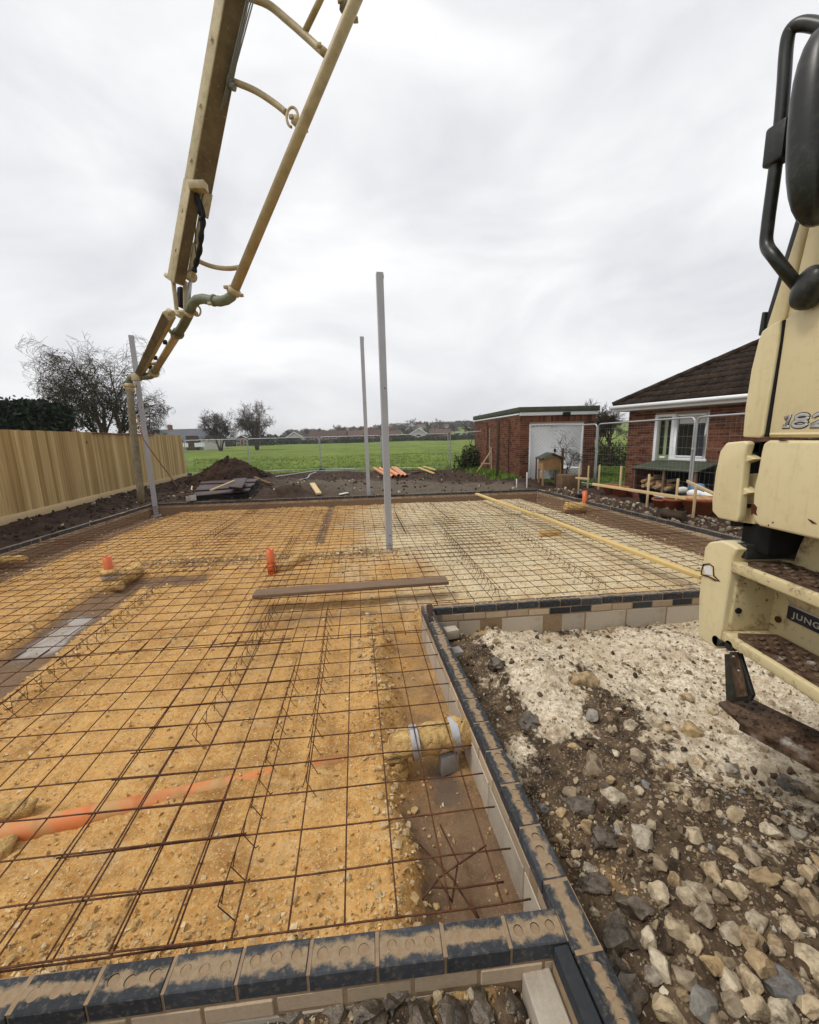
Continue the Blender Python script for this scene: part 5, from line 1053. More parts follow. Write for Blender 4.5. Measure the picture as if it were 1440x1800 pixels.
lamp = MB().box(gn + gdx*1.62 - gdy*.16 + Vector((0, 0, 2.33)), (.24, .14, .13), R(4)).build('flood_light', MAT['flatblack'], None, .02); tag(lamp, 'small black floodlight fixed under the garage roof edge', 'light')
for s0 in (.9, 2.3, 3.9):    # dead creeper stems trained up the side wall
    p = gn + gdy*s0 - gdx*.06; MB().tube(smooth([p + Vector((0, 0, -.1)), p + gdy*.1 + Vector((-.02, 0, .8)), p + gdy*.02 + Vector((-.02, 0, 1.5)), p + gdy*.15 + Vector((0, 0, 2.2))]), .02, 6).build('creeper_stem', MAT['bark'], gar)

# ------------------------------------------------------------------ bungalow
hc = Vector((6.95, 13.1, 0)); hd = Vector((.372, -.928, 0)).normalized(); hn = Vector((hd.y, -hd.x, 0)); hin = -hn; HL = 5.6; HZ = 2.36
hse = thing('bungalow', 'red brick bungalow with brown tiled roof, green door and white window', 'house', hc)
def hs_of(px):    # distance along the house wall under a picture column
    d = ray(px, 780); t = (hc.x*hd.y - hc.y*hd.x)/(d.x*hd.y - d.y*hd.x); return (Vector((d.x*t, d.y*t, 0))-hc).dot(hd)
sA, sB, sC, sD = hs_of(1149), hs_of(1182), hs_of(1243), hs_of(1305)
hol = [(sA, sB, .0, 2.12), (sB, sC, .86, 2.12)]
slabwall(hse, 'front_wall', hc, hd, HL, -.3, HZ, hol, 'redmortar'); brickwork(hse, hc, hd, HL, -.15, HZ-.05, hol, single=0)
E1 = hc + hin*7.0; slabwall(hse, 'end_wall', E1, (hc-E1).normalized(), 7.0, -.3, HZ, [], 'redmortar'); brickwork(hse, E1, (hc-E1).normalized(), 7.0, -.15, HZ-.05, [])
slabwall(hse, 'rear_wall', hc + hd*HL + hin*7.0, -hd, HL, -.3, HZ, [], 'redmortar')
def hp_(s_, z, o_=0.0): p = hc + hd*s_ + hn*o_; return Vector((p.x, p.y, z))
hrz = math.atan2(hd.y, hd.x)
def hbox(mb, s0, s1, z0, z1, o0, o1): return mb.box(hp_((s0+s1)/2, (z0+z1)/2, (o0+o1)/2), (s1-s0, abs(o1-o0), z1-z0), hrz)
dr = MB(); hbox(dr, sA+.07, sB-.05, .02, 2.04, -.14, -.09); door = dr.build('door', MAT['gdoor'], hse, .004)
fr = MB(); hbox(fr, sA-.03, sA+.085, 0, 2.12, -.15, .012); hbox(fr, sB-.07, sB+.02, 0, 2.12, -.15, .012); hbox(fr, sA+.07, sB-.05, 2.05, 2.12, -.15, -.0); fr.build('door_frame', MAT['white'], hse, .004)
wd = (sB-sA-.12)
for i in range(2):
    a_ = sA+.07+.05 + i*(wd/2); b_ = a_ + wd/2 - .10
    mb = MB(); hbox(mb, a_, b_, .98, 1.95, -.095, -.082); mb.build('glass_panel', MAT['glass'], door); mb = MB(); hbox(mb, a_, b_, .15, .82, -.095, -.080); mb.build('raised_panel', MAT['gdoor'], door, .006)
win = MB(); fw_ = .095
for s0, s1, z0, z1 in ((sB, sB+fw_, .9, 2.12), (sC-fw_, sC, .9, 2.12), (sB+fw_, sC-fw_, 2.05, 2.12), (sB+fw_, sC-fw_, .9, .97)): hbox(win, s0, s1, z0, z1, -.10, -.01)
w_ = win.build('window', MAT['white'], hse, .004); mb = MB(); hbox(mb, sB+fw_, sC-fw_, .97, 2.05, -.075, -.065); mb.build('pane', MAT['glass'], w_)
mb = MB(); hbox(mb, sB+fw_+.02, sC-fw_-.02, 1.84, 2.05, -.064, -.060); mb.build('blind', MAT['frender'], w_); mb = MB(); hbox(mb, sB-.04, sC+.04, .84, .90, -.06, .05); mb.build('sill', MAT['white'], w_, .006)
mb = MB(); hbox(mb, (sB+sC)/2+.05, sC-fw_-.03, 1.0, 1.80, -.0648, -.0615); mb.build('inner_screen', MAT['fglass'], w_)
mb = MB(); hbox(mb, sA-.02, sB+.02, -.12, .0, -.06, .22); mb.build('door_step', MAT['concrete'], hse, .01)
# hipped roof
EV = .34; pit = math.tan(R(31)); r0 = hc - hd*EV + hn*EV; ez = HZ - .02
def rp(a_, b_): p = r0 + hd*a_ + hin*b_; return Vector((p.x, p.y, ez + .12 + b_*pit))
RW = 3.9; RL = HL + 2*EV
mb = MB(); A0, A1 = rp(0, 0), rp(RL, 0); Rg0 = rp(RW, RW); Rg1 = rp(RL, RW)
B0 = r0 + hin*(2*RW); B1 = B0 + hd*RL
for p in (B0, B1): p.z = ez + .12
mb.add([A0, A1, Rg1, Rg0, B0, B1], [(0, 1, 2, 3), (0, 3, 4), (3, 2, 5, 4)]); rfo = mb.build('roof', MAT['rtile'], hse)
mb = MB(); nseg = 8; Wt, Lt = .30, .40
for i in range(nseg+1):
    x = Wt*i/nseg; z = .016 + .016*math.sin(i/nseg*4*math.pi - 1.0); 
    for y, zz in ((0, z+.022), (Lt, z)): mb.v.append((x, y, zz))
for i in range(nseg+1):
    x = Wt*i/nseg; mb.v.append((x, 0, mb.v[2*i][2]-.02))
for i in range(nseg): mb.f.append((2*i, 2*i+2, 2*i+3, 2*i+1)); mb.sm.append(True); mb.f.append((2*nseg+2+i, 2*nseg+3+i, 2*i+2, 2*i)); mb.sm.append(False)
TILE = mb.mesh('tile', MAT['rtile']); slope = (rp(0, 1)-rp(0, 0)).normalized(); nrm = hd.cross(slope).normalized()
TR = Matrix(((hd.x, slope.x, nrm.x, 0), (hd.y, slope.y, nrm.y, 0), (hd.z, slope.z, nrm.z, 0), (0, 0, 0, 1))); nt = 0
for r_ in range(13):
    b_ = r_*.345/math.hypot(1, pit)
    if b_ > RW: break
    a_ = b_ + (.15 if r_ % 2 else 0)
    while a_ < RL-.3:
        p = rp(a_, b_) + nrm*.004; M = Matrix.Translation(p) @ TR @ Matrix.Rotation(random.gauss(0, .004), 4, 'Z'); inst('tile', TILE, rfo, M); a_ += .30; nt += 1
hip = MB(); k = 0
while k < RW*1.0:
    a_, b_ = rp(k, k), rp(k+.33, k+.33); MB().tube([a_ + Vector((0, 0, .03)), b_ + Vector((0, 0, .055))], [.10, .085], 10, True).build('hip_tile', MAT['rtile'], rfo); k += .30
f0 = r0 + hn*.0; a_, b_ = r0.copy(), r0 + hd*RL
for p in (a_, b_): p.z = ez + .03
MB().beam(a_, b_, .03, .17).build('fascia', MAT['white'], hse, .004); c_ = r0 + hin*7.6; c_.z = a_.z; MB().beam(a_, c_, .03, .17).build('end_fascia', MAT['white'], hse, .004)
MB().tube([a_ + hn*.07 + Vector((0, 0, .04)), b_ + hn*.07 + Vector((0, 0, .04))], .055, 10).build('gutter', MAT['white'], hse)
MB().beam(hp_(-.2, ez-.05, .17), hp_(HL+.2, ez-.05, .17), .33, .02).build('soffit', MAT['white'], hse); cc = hc + hin*.6 - hd*.17; MB().beam(hc - hd*.17 + Vector((0, 0, ez-.05)), hc + hin*7 - hd*.17 + Vector((0, 0, ez-.05)), .33, .02).build('end_soffit', MAT['white'], hse)

# ------------------------------------------------------------------ temporary fence panels
def heras(a, b, lab, hgt=2.0, z0=None):
    a, b = Vector(a), Vector(b); t = thing('fence_panel', lab, 'fence panel', (a+b)/2, 'temporary mesh fence panels round the site'); d = (b-a); Ln = d.length; d.normalize(); u = Vector((0, 0, 1)); r_ = .12; g = .03
    p = lambda s_, z: a + d*s_ + u*z
    fr = [p(g, .05)] + [p(g, z) for z in (.6, 1.2, hgt-r_)] + [p(g + r_*(1-math.cos(t_)), hgt - r_ + r_*math.sin(t_)) for t_ in (.4, .8, 1.2)] + [p(g+r_, hgt), p(Ln-g-r_, hgt)] + [p(Ln-g-r_*(1-math.cos(t_)), hgt - r_ + r_*math.sin(t_)) for t_ in (1.2, .8, .4)] + [p(Ln-g, hgt-r_), p(Ln-g, 1.2), p(Ln-g, .6), p(Ln-g, .05)]
    MB().tube(fr, .021, 8).build('frame', MAT['galv'], t); MB().tube([p(g, .16), p(Ln-g, .16)], .019, 8).build('bottom_rail', MAT['galv'], t)
    mb = MB(); s_ = .12
    while s_ < Ln-.1: mb.tube([p(s_, .16), p(s_, hgt-.01)], .0010, 3, False); s_ += .12
    for z in (.35, .6, .85, 1.1, 1.35, 1.6, 1.85): mb.tube([p(g, z), p(Ln-g, z)], .0016, 3, False)
    mb.build('wire_infill', MAT['galv'], t, kind='stuff')
    for s_ in (0.0, Ln): MB().box(p(s_, .05), (.62, .22, .13), math.atan2(d.y, d.x)+R(90)).build('foot', MAT['flatblack'], t, .02)
    MB().box(p(Ln, hgt*.66), (.07, .07, .05)).build('clip', MAT['galv'], t, .008)
back = [G(330, 836, -.22), G(440, 833, -.22), G(565, 829, -.22), G(672, 828, -.22), G(789, 826, -.22)]
BL = ['mesh fence panel at the back beside the end of the timber fence', 'mesh fence panel at the back behind the soil heap', 'mesh fence panel at the back behind the two posts', 'mesh fence panel at the back behind the stacked orange pipes']
for i in range(4): heras(back[i], back[i+1], BL[i])
heras(back[4] + Vector((.08, -.03, 0)), G(848, 830, -.15) + Vector((0, -.3, 0)), 'mesh fence panel running up to the garage rear corner')
right = [Vector((3.30, 17.2, -.05)), Vector((4.48, 15.2, -.08)), Vector((5.66, 12.55, -.10)), Vector((6.15, 9.12, -.06)), Vector((6.62, 5.7, -.05))]
right[1] = G(941, 842, -.08); right[2] = G(1045, 861, -.09); right[3] = G(1209, 895, -.06)
right[0] = right[1] + Vector((-1.3, 2.6, .05)); right[4] = right[3] + (right[3]-right[2]).normalized()*3.5
RL_ = ['mesh fence panel beside the garage side wall', 'mesh fence panel in front of the white garage door', 'mesh fence panel across the garden gap and house corner', 'mesh fence panel in front of the house window, nearest the truck']
for i in range(4): heras(right[i], right[i+1], RL_[i])
# flat panel left lying at the back
t = thing('fallen_panel', 'mesh fence panel lying flat in the mud behind the planks', 'fence panel', G(530, 838, 0)); q = [G(468, 842, .05), G(515, 846, .08), G(560, 832, .1), G(600, 828, .02)]
MB().tube([G(470, 840, .1), G(552, 828, .12), G(640, 826, .10)], .024, 8).build('frame', MAT['galv'], t); MB().tube(smooth([G(478, 846, .08), G(535, 842, .08), G(545, 834, .12), G(556, 830, .12)]), .024, 8).build('brace', MAT['galv'], t); MB().tube([G(470, 840, .1), G(478, 846, .08)], .024, 8).build('end', MAT['galv'], t)

# ------------------------------------------------------------------ soil heap and clutter behind the slab
def heap(name, c, rx, ry, h, lab, cat, mat, seed, n=70):
    xs_ = np.linspace(-1.25, 1.25, n); X, Y = np.meshgrid(xs_, xs_); x, y = X.ravel(), Y.ravel(); rr = np.hypot(x, y)*(1+.22*fbm(x*1.6, y*1.6, seed, 3))
    z = h*np.clip(1-rr**1.15, -.12, 1) + .22*h*fbm(x*4, y*4, seed+1, 4)*sst(1.2, .9, rr) + .09*h*fbm(x*13, y*13, seed+2, 3)
    V = np.stack([c[0]+x*rx, c[1]+y*ry, c[2]+z], 1); i = (np.arange(n-1)[:, None]*n + np.arange(n-1)[None, :]).ravel(); F = np.stack([i, i+1, i+n+1, i+n], 1); F = F[rr[F].max(1) < 1.2]
    me = npmesh(name, V, F, MAT[mat], True); o = bpy.data.objects.new(name, me); put(o); return tag(o, lab, cat, kind='thing')
hpc = G(408, 852, -.1); HPo = heap('soil_heap', hpc, 2.1, 1.6, 1.12, 'tall dark heap of dug soil in front of the pasture', 'soil heap', 'soil', 200)
P, S, C_ = [], [], []
for k in range(420):
    a = random.uniform(0, 6.28); r_ = random.random()**.6*1.12; P.append((hpc.x+math.cos(a)*r_*2.1, hpc.y+math.sin(a)*r_*1.6, hpc.z+1.2*max(0, 1-r_)**1.0)); S.append(random.uniform(.03, .11)); C_.append(np.array([.035, .02, .013])*random.uniform(.5, 1.6))
scatter('clods', P, S, C_, MAT['gravel'], HPo)
n_ = 2600; x = rng.uniform(-10.5, 6.2, n_); y = rng.uniform(11, 20, n_); x[::2] = rng.uniform(-9.3, -6.6, n_//2); y[::2] = rng.uniform(2.5, 19, n_//2)
m_ = 500; f_ = rng.random(m_); x = np.concatenate([x, CR_.x+(DR.x-CR_.x)*f_+rng.uniform(.15, .9, m_)]); y = np.concatenate([y, CR_.y+(DR.y-CR_.y)*f_+rng.uniform(-.1, .1, m_)])
z = mud_h(x, y); s_ = .02 + .06*rng.random(n_+m_)**2; ok = (z > -.5) & ~inpoly(x, y, SLAB); kk = np.arange(n_+m_) >= n_
C_ = np.where((rng.random(n_+m_) < .93)[:, None], [[.045, .027, .017]], [[.5, .45, .38]]); C_[kk] = np.array([(.30, .24, .18), (.16, .10, .07), (.42, .36, .28)])[rng.integers(3, size=m_)]; C_ = C_*rng.uniform(.5, 1.5, (n_+m_, 1))
P, S, C_ = np.stack([x, y, z+s_*.2], 1)[ok], s_[ok], C_[ok]
scatter('clods', P, S, C_, MAT['gravel'], mud)
# stack of dark panels
pc = G(398, 858, .12); ax = (G(455, 842, .1)-G(345, 872, .1)).normalized(); ay = Vector((-ax.y, ax.x, 0)); pile = thing('panel_stack', 'slumped stack of dark brown shed panels beside the soil heap', 'panel stack', G(398, 864, 0))
fa, fb, fc_, fd_ = G(338, 872, .12), G(437, 862, .22), G(455, 841, .30), G(358, 842, .15)
for k in range(5):
    f0, f1 = k/5, (k+.94)/5; a_, b_ = fa.lerp(fd_, f0), fb.lerp(fc_, f0); c_, d_ = fb.lerp(fc_, f1), fa.lerp(fd_, f1); zt = Vector((0, 0, .04*(k % 2))); q = [a_+zt, b_+zt, c_+zt, d_+zt]
    MB().hexa([p - Vector((0, 0, .05)) for p in q] + q).build('panel', MAT['dpanel'], pile, .006)
q = [G(402, 855, .38), G(425, 857, .38), G(434, 840, .45), G(411, 841, .42)]; MB().hexa([p - Vector((0, 0, .05)) for p in q] + q).build('top_panel', MAT['dpanel'], pile, .006)
mb = MB(); mb.prism([fa + Vector((0, 0, -.15)), fb + Vector((0, 0, -.25)), fc_ + Vector((0, 0, -.3)), fd_ + Vector((0, 0, -.2))], (0, 0, .14)).build('bearer', MAT['flatblack'], pile)
def stick(p0, p1, w, t_, mat, lab, group=None): return tag(MB().beam(p0, p1, w, t_).build('timber_offcut', MAT[mat], None, .004), lab, 'timber', group)
stick(G(370, 862, .3), G(412, 845, .45), .06, .04, 'timber', 'pale batten lying across the dark shed panels')
stick(G(441, 836, .3), G(475, 850, .15), .12, .05, 'oldwood', 'weathered board sloping down behind the dark panels')
stick(G(549, 850, .25), G(561, 868, .05), .16, .06, 'timber', 'orange tinted plank end tipped against a mud lump'); stick(G(500, 846, .1), G(513, 848, .1), .12, .05, 'timber', 'short pale offcut in the mud behind the planks'); stick(G(525, 849, .1), G(540, 851, .1), .12, .05, 'timber', 'pale offcut in the mud just left of the tipped plank')
stick(G(338, 851, .0), G(337, 862, .0) + Vector((0, 0, .0)), .05, .05, 'timber', 'small peg in the mud in front of the fence end'); stick(G(603, 852, .1), G(604, 858, .0), .05, .05, 'timber', 'small pale peg beside the thin post')
stick(G(597, 869, .03), G(612, 866, .05), .10, .03, 'white', 'thin white strip of debris by the far wall'); stick(G(332, 877, .05), G(340, 875, .12), .16, .16, 'concrete', 'small grey block by the far corner of the slab')
stick(G(736, 822, .1), G(763, 832, .1), .09, .05, 'ytimber', 'yellow batten on the mud beside the orange pipes, longer one'); stick(G(745, 820, .12), G(766, 826, .12), .09, .05, 'ytimber', 'yellow batten on the mud beside the orange pipes, shorter one'); stick(G(722, 830, .05), G(745, 828, .05), .1, .04, 'dplank', 'dark stick lying between orange pipes and yellow battens')
for i, (x0, y0, x1, y1) in enumerate(((658, 823, 688, 841), (668, 823, 697, 842), (680, 822, 706, 842), (690, 822, 713, 841), (695, 822, 719, 840), (676, 821, 702, 837))):
    z = .06 if i < 5 else .17; a_, b_ = G(x0, y0, z), G(x1, y1, z); b_ = a_ + (b_-a_).normalized()*min(5.0, (b_-a_).length)
    mb = MB(); mb.tube([a_, b_], .075, 14, False); mb.tube([b_, a_.lerp(b_, .9)], .066, 14, False); o = mb.build('drain_pipe', MAT['opale']); tag(o, 'dusty orange drain pipe in the stack on the mud behind the posts', 'drain pipe', 'orange pipes stacked on the mud')

# ------------------------------------------------------------------ garden between fence panels and house
def ppot(px, py, z, r, h, lab, mat='terra'):
    p = G(px, py, z); t = thing('plant_pot', lab, 'plant pot', p, 'planters in the garden'); MB().lathe(p, [(r*.72, 0), (r*.95, h*.82), (r*1.06, h*.82), (r*1.06, h), (r*.92, h), (r*.9, h*.88)], 18).build('pot', MAT[mat], t); MB().lathe(p + Vector((0, 0, h*.8)), [(r*.9, 0), (r*.9, .03)], 14).build('soil', MAT['compost'], t); return p
ppot(1072, 868, -.02, .19, .26, 'round terracotta pot nearest the garden gap'); ppot(1090, 872, -.02, .21, .25, 'round terracotta pot with yellow green shoots beside the stake')
ppot(1165, 892, -.02, .22, .20, 'low terracotta bowl by the dark lean-to'); ppot(1183, 897, -.02, .20, .26, 'terracotta pot beside the fence panel joint'); ppot(1135, 882, -.02, .17, .22, 'black plastic pot behind the garden rail', 'flatblack')
ppot(1010, 850, -.02, .20, .22, 'black bucket in front of the garage corner', 'flatblack')
p = G(1228, 905, -.02); t = thing('plant_pot', 'large brown tub planter at the edge of the truck deflector', 'plant pot', p, 'planters in the garden'); MB().lathe(p, [(.20, 0), (.31, .30), (.34, .30), (.34, .36), (.30, .36), (.29, .32)], 22).build('pot', MAT['terra'], t); MB().lathe(p + Vector((0, 0, .30)), [(.3, 0), (.28, .05), (.1, .09)], 14).build('soil', MAT['log'], t)
def stake(px, py, h, lab, mat='timber', w=.038, z=-.02): p = G(px, py, z); return tag(MB().box(p + Vector((0, 0, h/2-.05)), (w, w, h)).build('stake', MAT[mat], None, .004), lab, 'stake')
stake(1017, 861, .80, 'pale stake with a cross piece in front of the garage corner'); stake(1033, 859, .75, 'pale stake between the cross piece and the fence panel joint'); stake(1052, 862, .80, 'first pale stake of the garden rail past the panel joint'); stake(1089, 872, .85, 'pale stake of the garden rail behind the terracotta pots')
stake(1137, 892, .80, 'pale stake in front of the lean-to corner'); stake(1187, 899, .75, 'pale stake under the lean-to roof edge'); stake(1218, 912, .70, 'short pale stake in front of the brown tub')
stake(987, 852, 1.25, 'dark post with bare twigs in front of the garage door', 'oldwood', .07); stake(942, 848, .95, 'dark stake at the garage door corner', 'oldwood', .05)
stake(908, 858, .35, 'thin white peg behind the far slab corner', 'white', .03); stake(926, 858, .55, 'thin white peg with a string line near the far corner', 'white', .03)
def rail(p0, p1, lab, mat='timber', w=.06, t_=.025): return tag(MB().beam(p0, p1, t_, w).build('rail', MAT[mat], None, .003), lab, 'timber')
rail(G(1042, 851, .45), G(1206, 876, .45), 'long pale rail nailed along the garden stakes'); rail(G(1012, 840, .42), G(1036, 842, .42), 'short pale cross rail between two stakes'); rail(G(1208, 846, .62) , G(1255, 868, .55), 'pale timber leaning down from the lean-to toward the truck')
# sleepers and boards under the fence panels
rail(right[1] + Vector((-.1, -.05, .05)), right[2] + Vector((-.12, -.05, .02)), 'brown timber board on edge under the fence panel by the garage', 'oldwood', .16, .05); rail(right[2] + Vector((-.05, -.15, .04)), right[3] + Vector((-.08, -.1, .05)), 'red brown board on edge under the middle fence panel', 'redwood', .22, .05)
rail(right[3] + Vector((-.05, -.2, .05)), right[4] + Vector((-.1, 0, .05)), 'red brown board on edge under the fence panel nearest the truck', 'redwood', .22, .05)
p = G(1190, 905, .05); MBl = MB().tube([G(1165, 902, .05), G(1203, 908, .05)], .09, 14); tag(MBl.build('log', MAT['bark'], None), 'dark log lying at the foot of the fence panel joint', 'log')
tag(MB().box(G(1018, 872, .04), (.16, .14, .1), .3).build('black_box', MAT['flatblack'], None, .01), 'small black object on the wall beside the far orange stub', 'box')
# hutch
hq = G(965, 852, -.02); hut = thing('garden_hutch', 'small wooden hutch with pitched felt roof in front of the garage door', 'hutch', hq)
for sx in (-.28, .28):
    for sy in (-.22, .22): MB().box(hq + Vector((sx, sy, .35)), (.05, .05, .72)).build('leg', MAT['hutch'], hut)
MB().box(hq + Vector((0, 0, .68)), (.60, .48, .36)).build('body', MAT['hutch'], hut, .01)
for sg in (-1, 1): MB().hexa([hq + Vector(v) for v in ((-.38 if sg < 0 else 0, -.34, .86 if sg < 0 else 1.03), (0 if sg < 0 else .38, -.34, 1.03 if sg < 0 else .86), (0 if sg < 0 else .38, .32, 1.03 if sg < 0 else .86), (-.38 if sg < 0 else 0, .32, .86 if sg < 0 else 1.03), (-.38 if sg < 0 else 0, -.34, .90 if sg < 0 else 1.07), (0 if sg < 0 else .38, -.34, 1.07 if sg < 0 else .90), (0 if sg < 0 else .38, .32, 1.07 if sg < 0 else .90), (-.38 if sg < 0 else 0, .32, .90 if sg < 0 else 1.07))]).build('roof_side', MAT['felt'], hut)
MB().prism([hq + Vector((-.30, -.245, .86)), hq + Vector((.30, -.245, .86)), hq + Vector((0, -.245, 1.0))], (0, .03, 0)).build('gable', MAT['hutch'], hut)
tag(MB().hexa([G(957, 822, .45), G(986, 824, .45), G(1022, 822, .5), G(985, 816, .5), G(957, 822, .48), G(986, 824, .48), G(1022, 822, .53), G(985, 816, .53)]).build('white_sheet', MAT['white'], None), 'white plastic sheet lying on boxes beside the hutch', 'sheet')
tag(MB().box(G(1000, 846, .2), (.62, .4, .42), .1).build('garden_box', MAT['oldwood'], None, .01), 'dark wooden box under the white plastic sheet', 'box')
# lean-to with mossy roof against the house wall
lt = thing('lean_to', 'low dark lean-to with mossy felt roof under the house window', 'lean-to', hp_(hs_of(1200), 0, .5)); s0, s1 = hs_of(1160), hs_of(1275)
mb = MB(); q = [hp_(s0-.1, .62, 1.0), hp_(s1, .62, 1.0), hp_(s1, .80, .05), hp_(s0-.0, .80, .05)]; mb.hexa(q + [p + Vector((0, 0, .035)) for p in q]); mb.build('roof', MAT['felt'], lt, .006)
for s_ in (s0, (s0+s1)/2, s1-.05): MB().box(hp_(s_, .28, .92), (.06, .06, .66), hrz).build('post', MAT['oldwood'], lt)
MB().box(hp_(s0-.02, .30, .5), (.03, .95, .66), hrz).build('side_board', MAT['redwood'], lt); MB().box(hp_((s0+s1)/2, .30, .06), (s1-s0, .03, .66), hrz).build('back_board', MAT['flatblack'], lt)
for i in range(26):
    c = hp_(random.uniform(s0+.15, s0+1.0), .06+random.uniform(0, .32), random.uniform(.4, .85)); a = random.uniform(-.4, .4); o = MB().tube([c - hn*.14, c + hn*.14 + Vector((0, 0, a*.1))], random.uniform(.035, .06), 7).build('split_log', MAT['log']); tag(o, 'split log in the pile under the lean-to roof', 'log', 'logs piled under the lean-to')
def bag(px, py, z, r, mat, lab):
    p = G(px, py, z); V, F = superell(p, (r, r*.8, r*.6), Matrix.Rotation(random.random()*3, 3, 'Z'), 2.2, 18); V = [p + (v-p)*(1+.28*float(fbm(np.array([v.x*9]), np.array([v.y*9+v.z*7]), 400, 3)[0])) for v in V]; tag(MB().add(V, F, True).build('plastic_bag', MAT[mat]), lab, 'bag')
bag(1226, 858, .42, .16, 'blueb', 'crumpled blue plastic bag on the lean-to clutter'); bag(1222, 868, .32, .16, 'whiteb', 'crumpled white bag below the blue one'); bag(1246, 872, .30, .15, 'whiteb', 'white bag beside the brown tub'); bag(1238, 862, .36, .13, 'flatblack', 'black bag between the blue and white bags'); bag(1200, 862, .30, .13, 'frender', 'pale bundle at the foot of the log pile')
tag(MB().box(hp_(hs_of(1182), .93, .35), (.14, .08, .05), hrz).build('white_package', MAT['white'], None, .015), 'small white item on the lean-to roof by the door frame', 'box')
# beside the garage rear corner
t = thing('trestle', 'thin pale timber trestle leaning by the garage side wall', 'trestle', G(855, 828, 0)); q = G(864, 832, 0); MB().beam(q, q + Vector((-.03, 0, 1.15)), .04, .04, (0, 1, 0)).build('leg', MAT['timber'], t); MB().beam(G(838, 831, .0), q + Vector((-.05, 0, .95)), .04, .04).build('brace', MAT['timber'], t); MB().beam(q + Vector((-.45, 0, .45)), q + Vector((0, 0, .42)), .04, .05).build('cross_piece', MAT['timber'], t)
tag(MB().beam(G(874, 842, -.02), G(874, 842, -.02) + Vector((.05, .1, 2.25)), .10, .10, (0, 1, 0)).build('old_post', MAT['bark'], None, .01), 'dark upright old post standing close to the garage side wall', 'post')

# ------------------------------------------------------------------ vegetation
def leaves(name, pts, size, mat, parent, seed=0, flat=.5):
    r = np.random.default_rng(seed); n = len(pts); pts = np.asarray(pts); a = r.normal(size=(n, 3)); a /= np.linalg.norm(a, axis=1)[:, None]; b = r.normal(size=(n, 3)); b -= a*(a*b).sum(1)[:, None]; b /= np.linalg.norm(b, axis=1)[:, None]
    s = size*(.6+.8*r.random(n))[:, None]; V = np.stack([pts-a*s, pts+b*s*flat, pts+a*s, pts-b*s*flat], 1).reshape(-1, 3); F = np.arange(4*n).reshape(n, 4); tn = np.repeat(r.random(n), 4); T_ = np.stack([tn, tn, tn, np.ones(4*n)], 1)
    o = bpy.data.objects.new(name, npmesh(name, V, F, mat, False, {'tint': T_})); return put(o, parent)
def tree(label, base, h, spread, seed, droop=.2, levels=5, trunk_r=.25, nb=4, ivy=0, mat='bark', stems=1, group=None, cat='tree', twig=.006, name='bare_tree', lean=0.0, forkz=.25, crown=None):
    r = random.Random(seed); t = thing(name, label, cat, base, group); tr = MB(); br = MB(); ends = []; low = []
    def grow(p, d, Ln, rad, lv):
        n = 4 if lv < 2 else 3; pts = [p]; q = p.copy(); dd = d.copy(); rs = [rad]
        for i in range(n):
            dd = (dd + Vector((r.gauss(0, .16), r.gauss(0, .16), r.gauss(0, .10) + (.10 if lv < 2 else -droop*(.3+.35*lv*.4)))) ).normalized(); hx_, hy_ = q.x-base[0], q.y-base[1]; hr_ = math.hypot(hx_, hy_)
            if crown and hr_ > crown*.72: dd = (dd - Vector((hx_, hy_, 0))/hr_*(hr_/crown-.72)*1.6).normalized()
            q = q + dd*Ln/n; pts.append(q.copy()); rs.append(max(twig, rad*(1-.55*(i+1)/n)))
        (tr if lv == 0 else br).tube(pts, rs, 8 if lv == 0 else (5 if lv < 3 else 3), lv == 0)
        if lv <= 2: low.extend((pts[i].lerp(pts[i+1], r.random()), rs[i]) for i in range(n) for _ in range(3))
        if lv >= levels: ends.append(q); return
        k = nb + (1 if lv in (1, 2) else 0)
        for i in range(k):
            f = r.uniform(forkz if lv == 0 else .3, 1.0); j = min(n-1, int(f*n)); pp = pts[j].lerp(pts[j+1], f*n-j); az = r.uniform(0, 6.283); el = r.uniform(.35, .85) if lv < 3 else r.uniform(.3, 1.1)
            side = dd.orthogonal().normalized(); side = Matrix.Rotation(az, 3, dd) @ side; nd = (dd*math.cos(el) + side*math.sin(el)*spread).normalized()
            if lv == 0: nd = (nd + Vector((0, 0, .25))).normalized()
            grow(pp, nd, Ln*r.uniform(.50, .74), max(twig, rs[j]*r.uniform(.45, .65)), lv+1)
    for s_ in range(stems):
        off = Vector((r.gauss(0, .25), r.gauss(0, .25), -.1)) if stems > 1 else Vector((0, 0, -.1)); d0 = Vector((r.gauss(0, .16)+lean, r.gauss(0, .12), 1)).normalized(); grow(Vector(base)+off, d0, h*.46*r.uniform(.85, 1.1), trunk_r*(1 if stems == 1 else r.uniform(.55, .9)), 0)
    tr.build('trunk', MAT[mat], t); br.build('branches', MAT[mat], t)
    if ivy:
        P = [];
        for _ in range(ivy):
            p, rad = r.choice(low); P.append((p.x+r.gauss(0, rad+.16), p.y+r.gauss(0, rad+.16), p.z+r.gauss(0, .2)))
        leaves('ivy', P, .075, MAT['ivy'], t, seed)
    return t
bt = DY(186, 764, 27.0); bt.z = -.2
tree('large bare ivy clad tree with drooping twigs behind the timber fence', (bt.x+.35, 27.0, -.2), 8.6, .75, 11, .15, 5, .22, 4, 3600, 'bark', 5, None, 'tree', .006, lean=-.02, crown=3.7)
t = thing('conifer_hedge', 'dark clipped conifer hedge behind the near end of the timber fence', 'hedge', (-13.6, 13.5, 0)); r = np.random.default_rng(5); P = []
hx0, hx1, hy0, hy1, hh = -21.5, -14.0, 15.6, 17.6, 3.22
n_ = 16000; x, y, z = r.uniform(hx0, hx1, n_), r.uniform(hy0, hy1, n_), r.uniform(0, hh, n_); w = r.integers(4, size=n_)
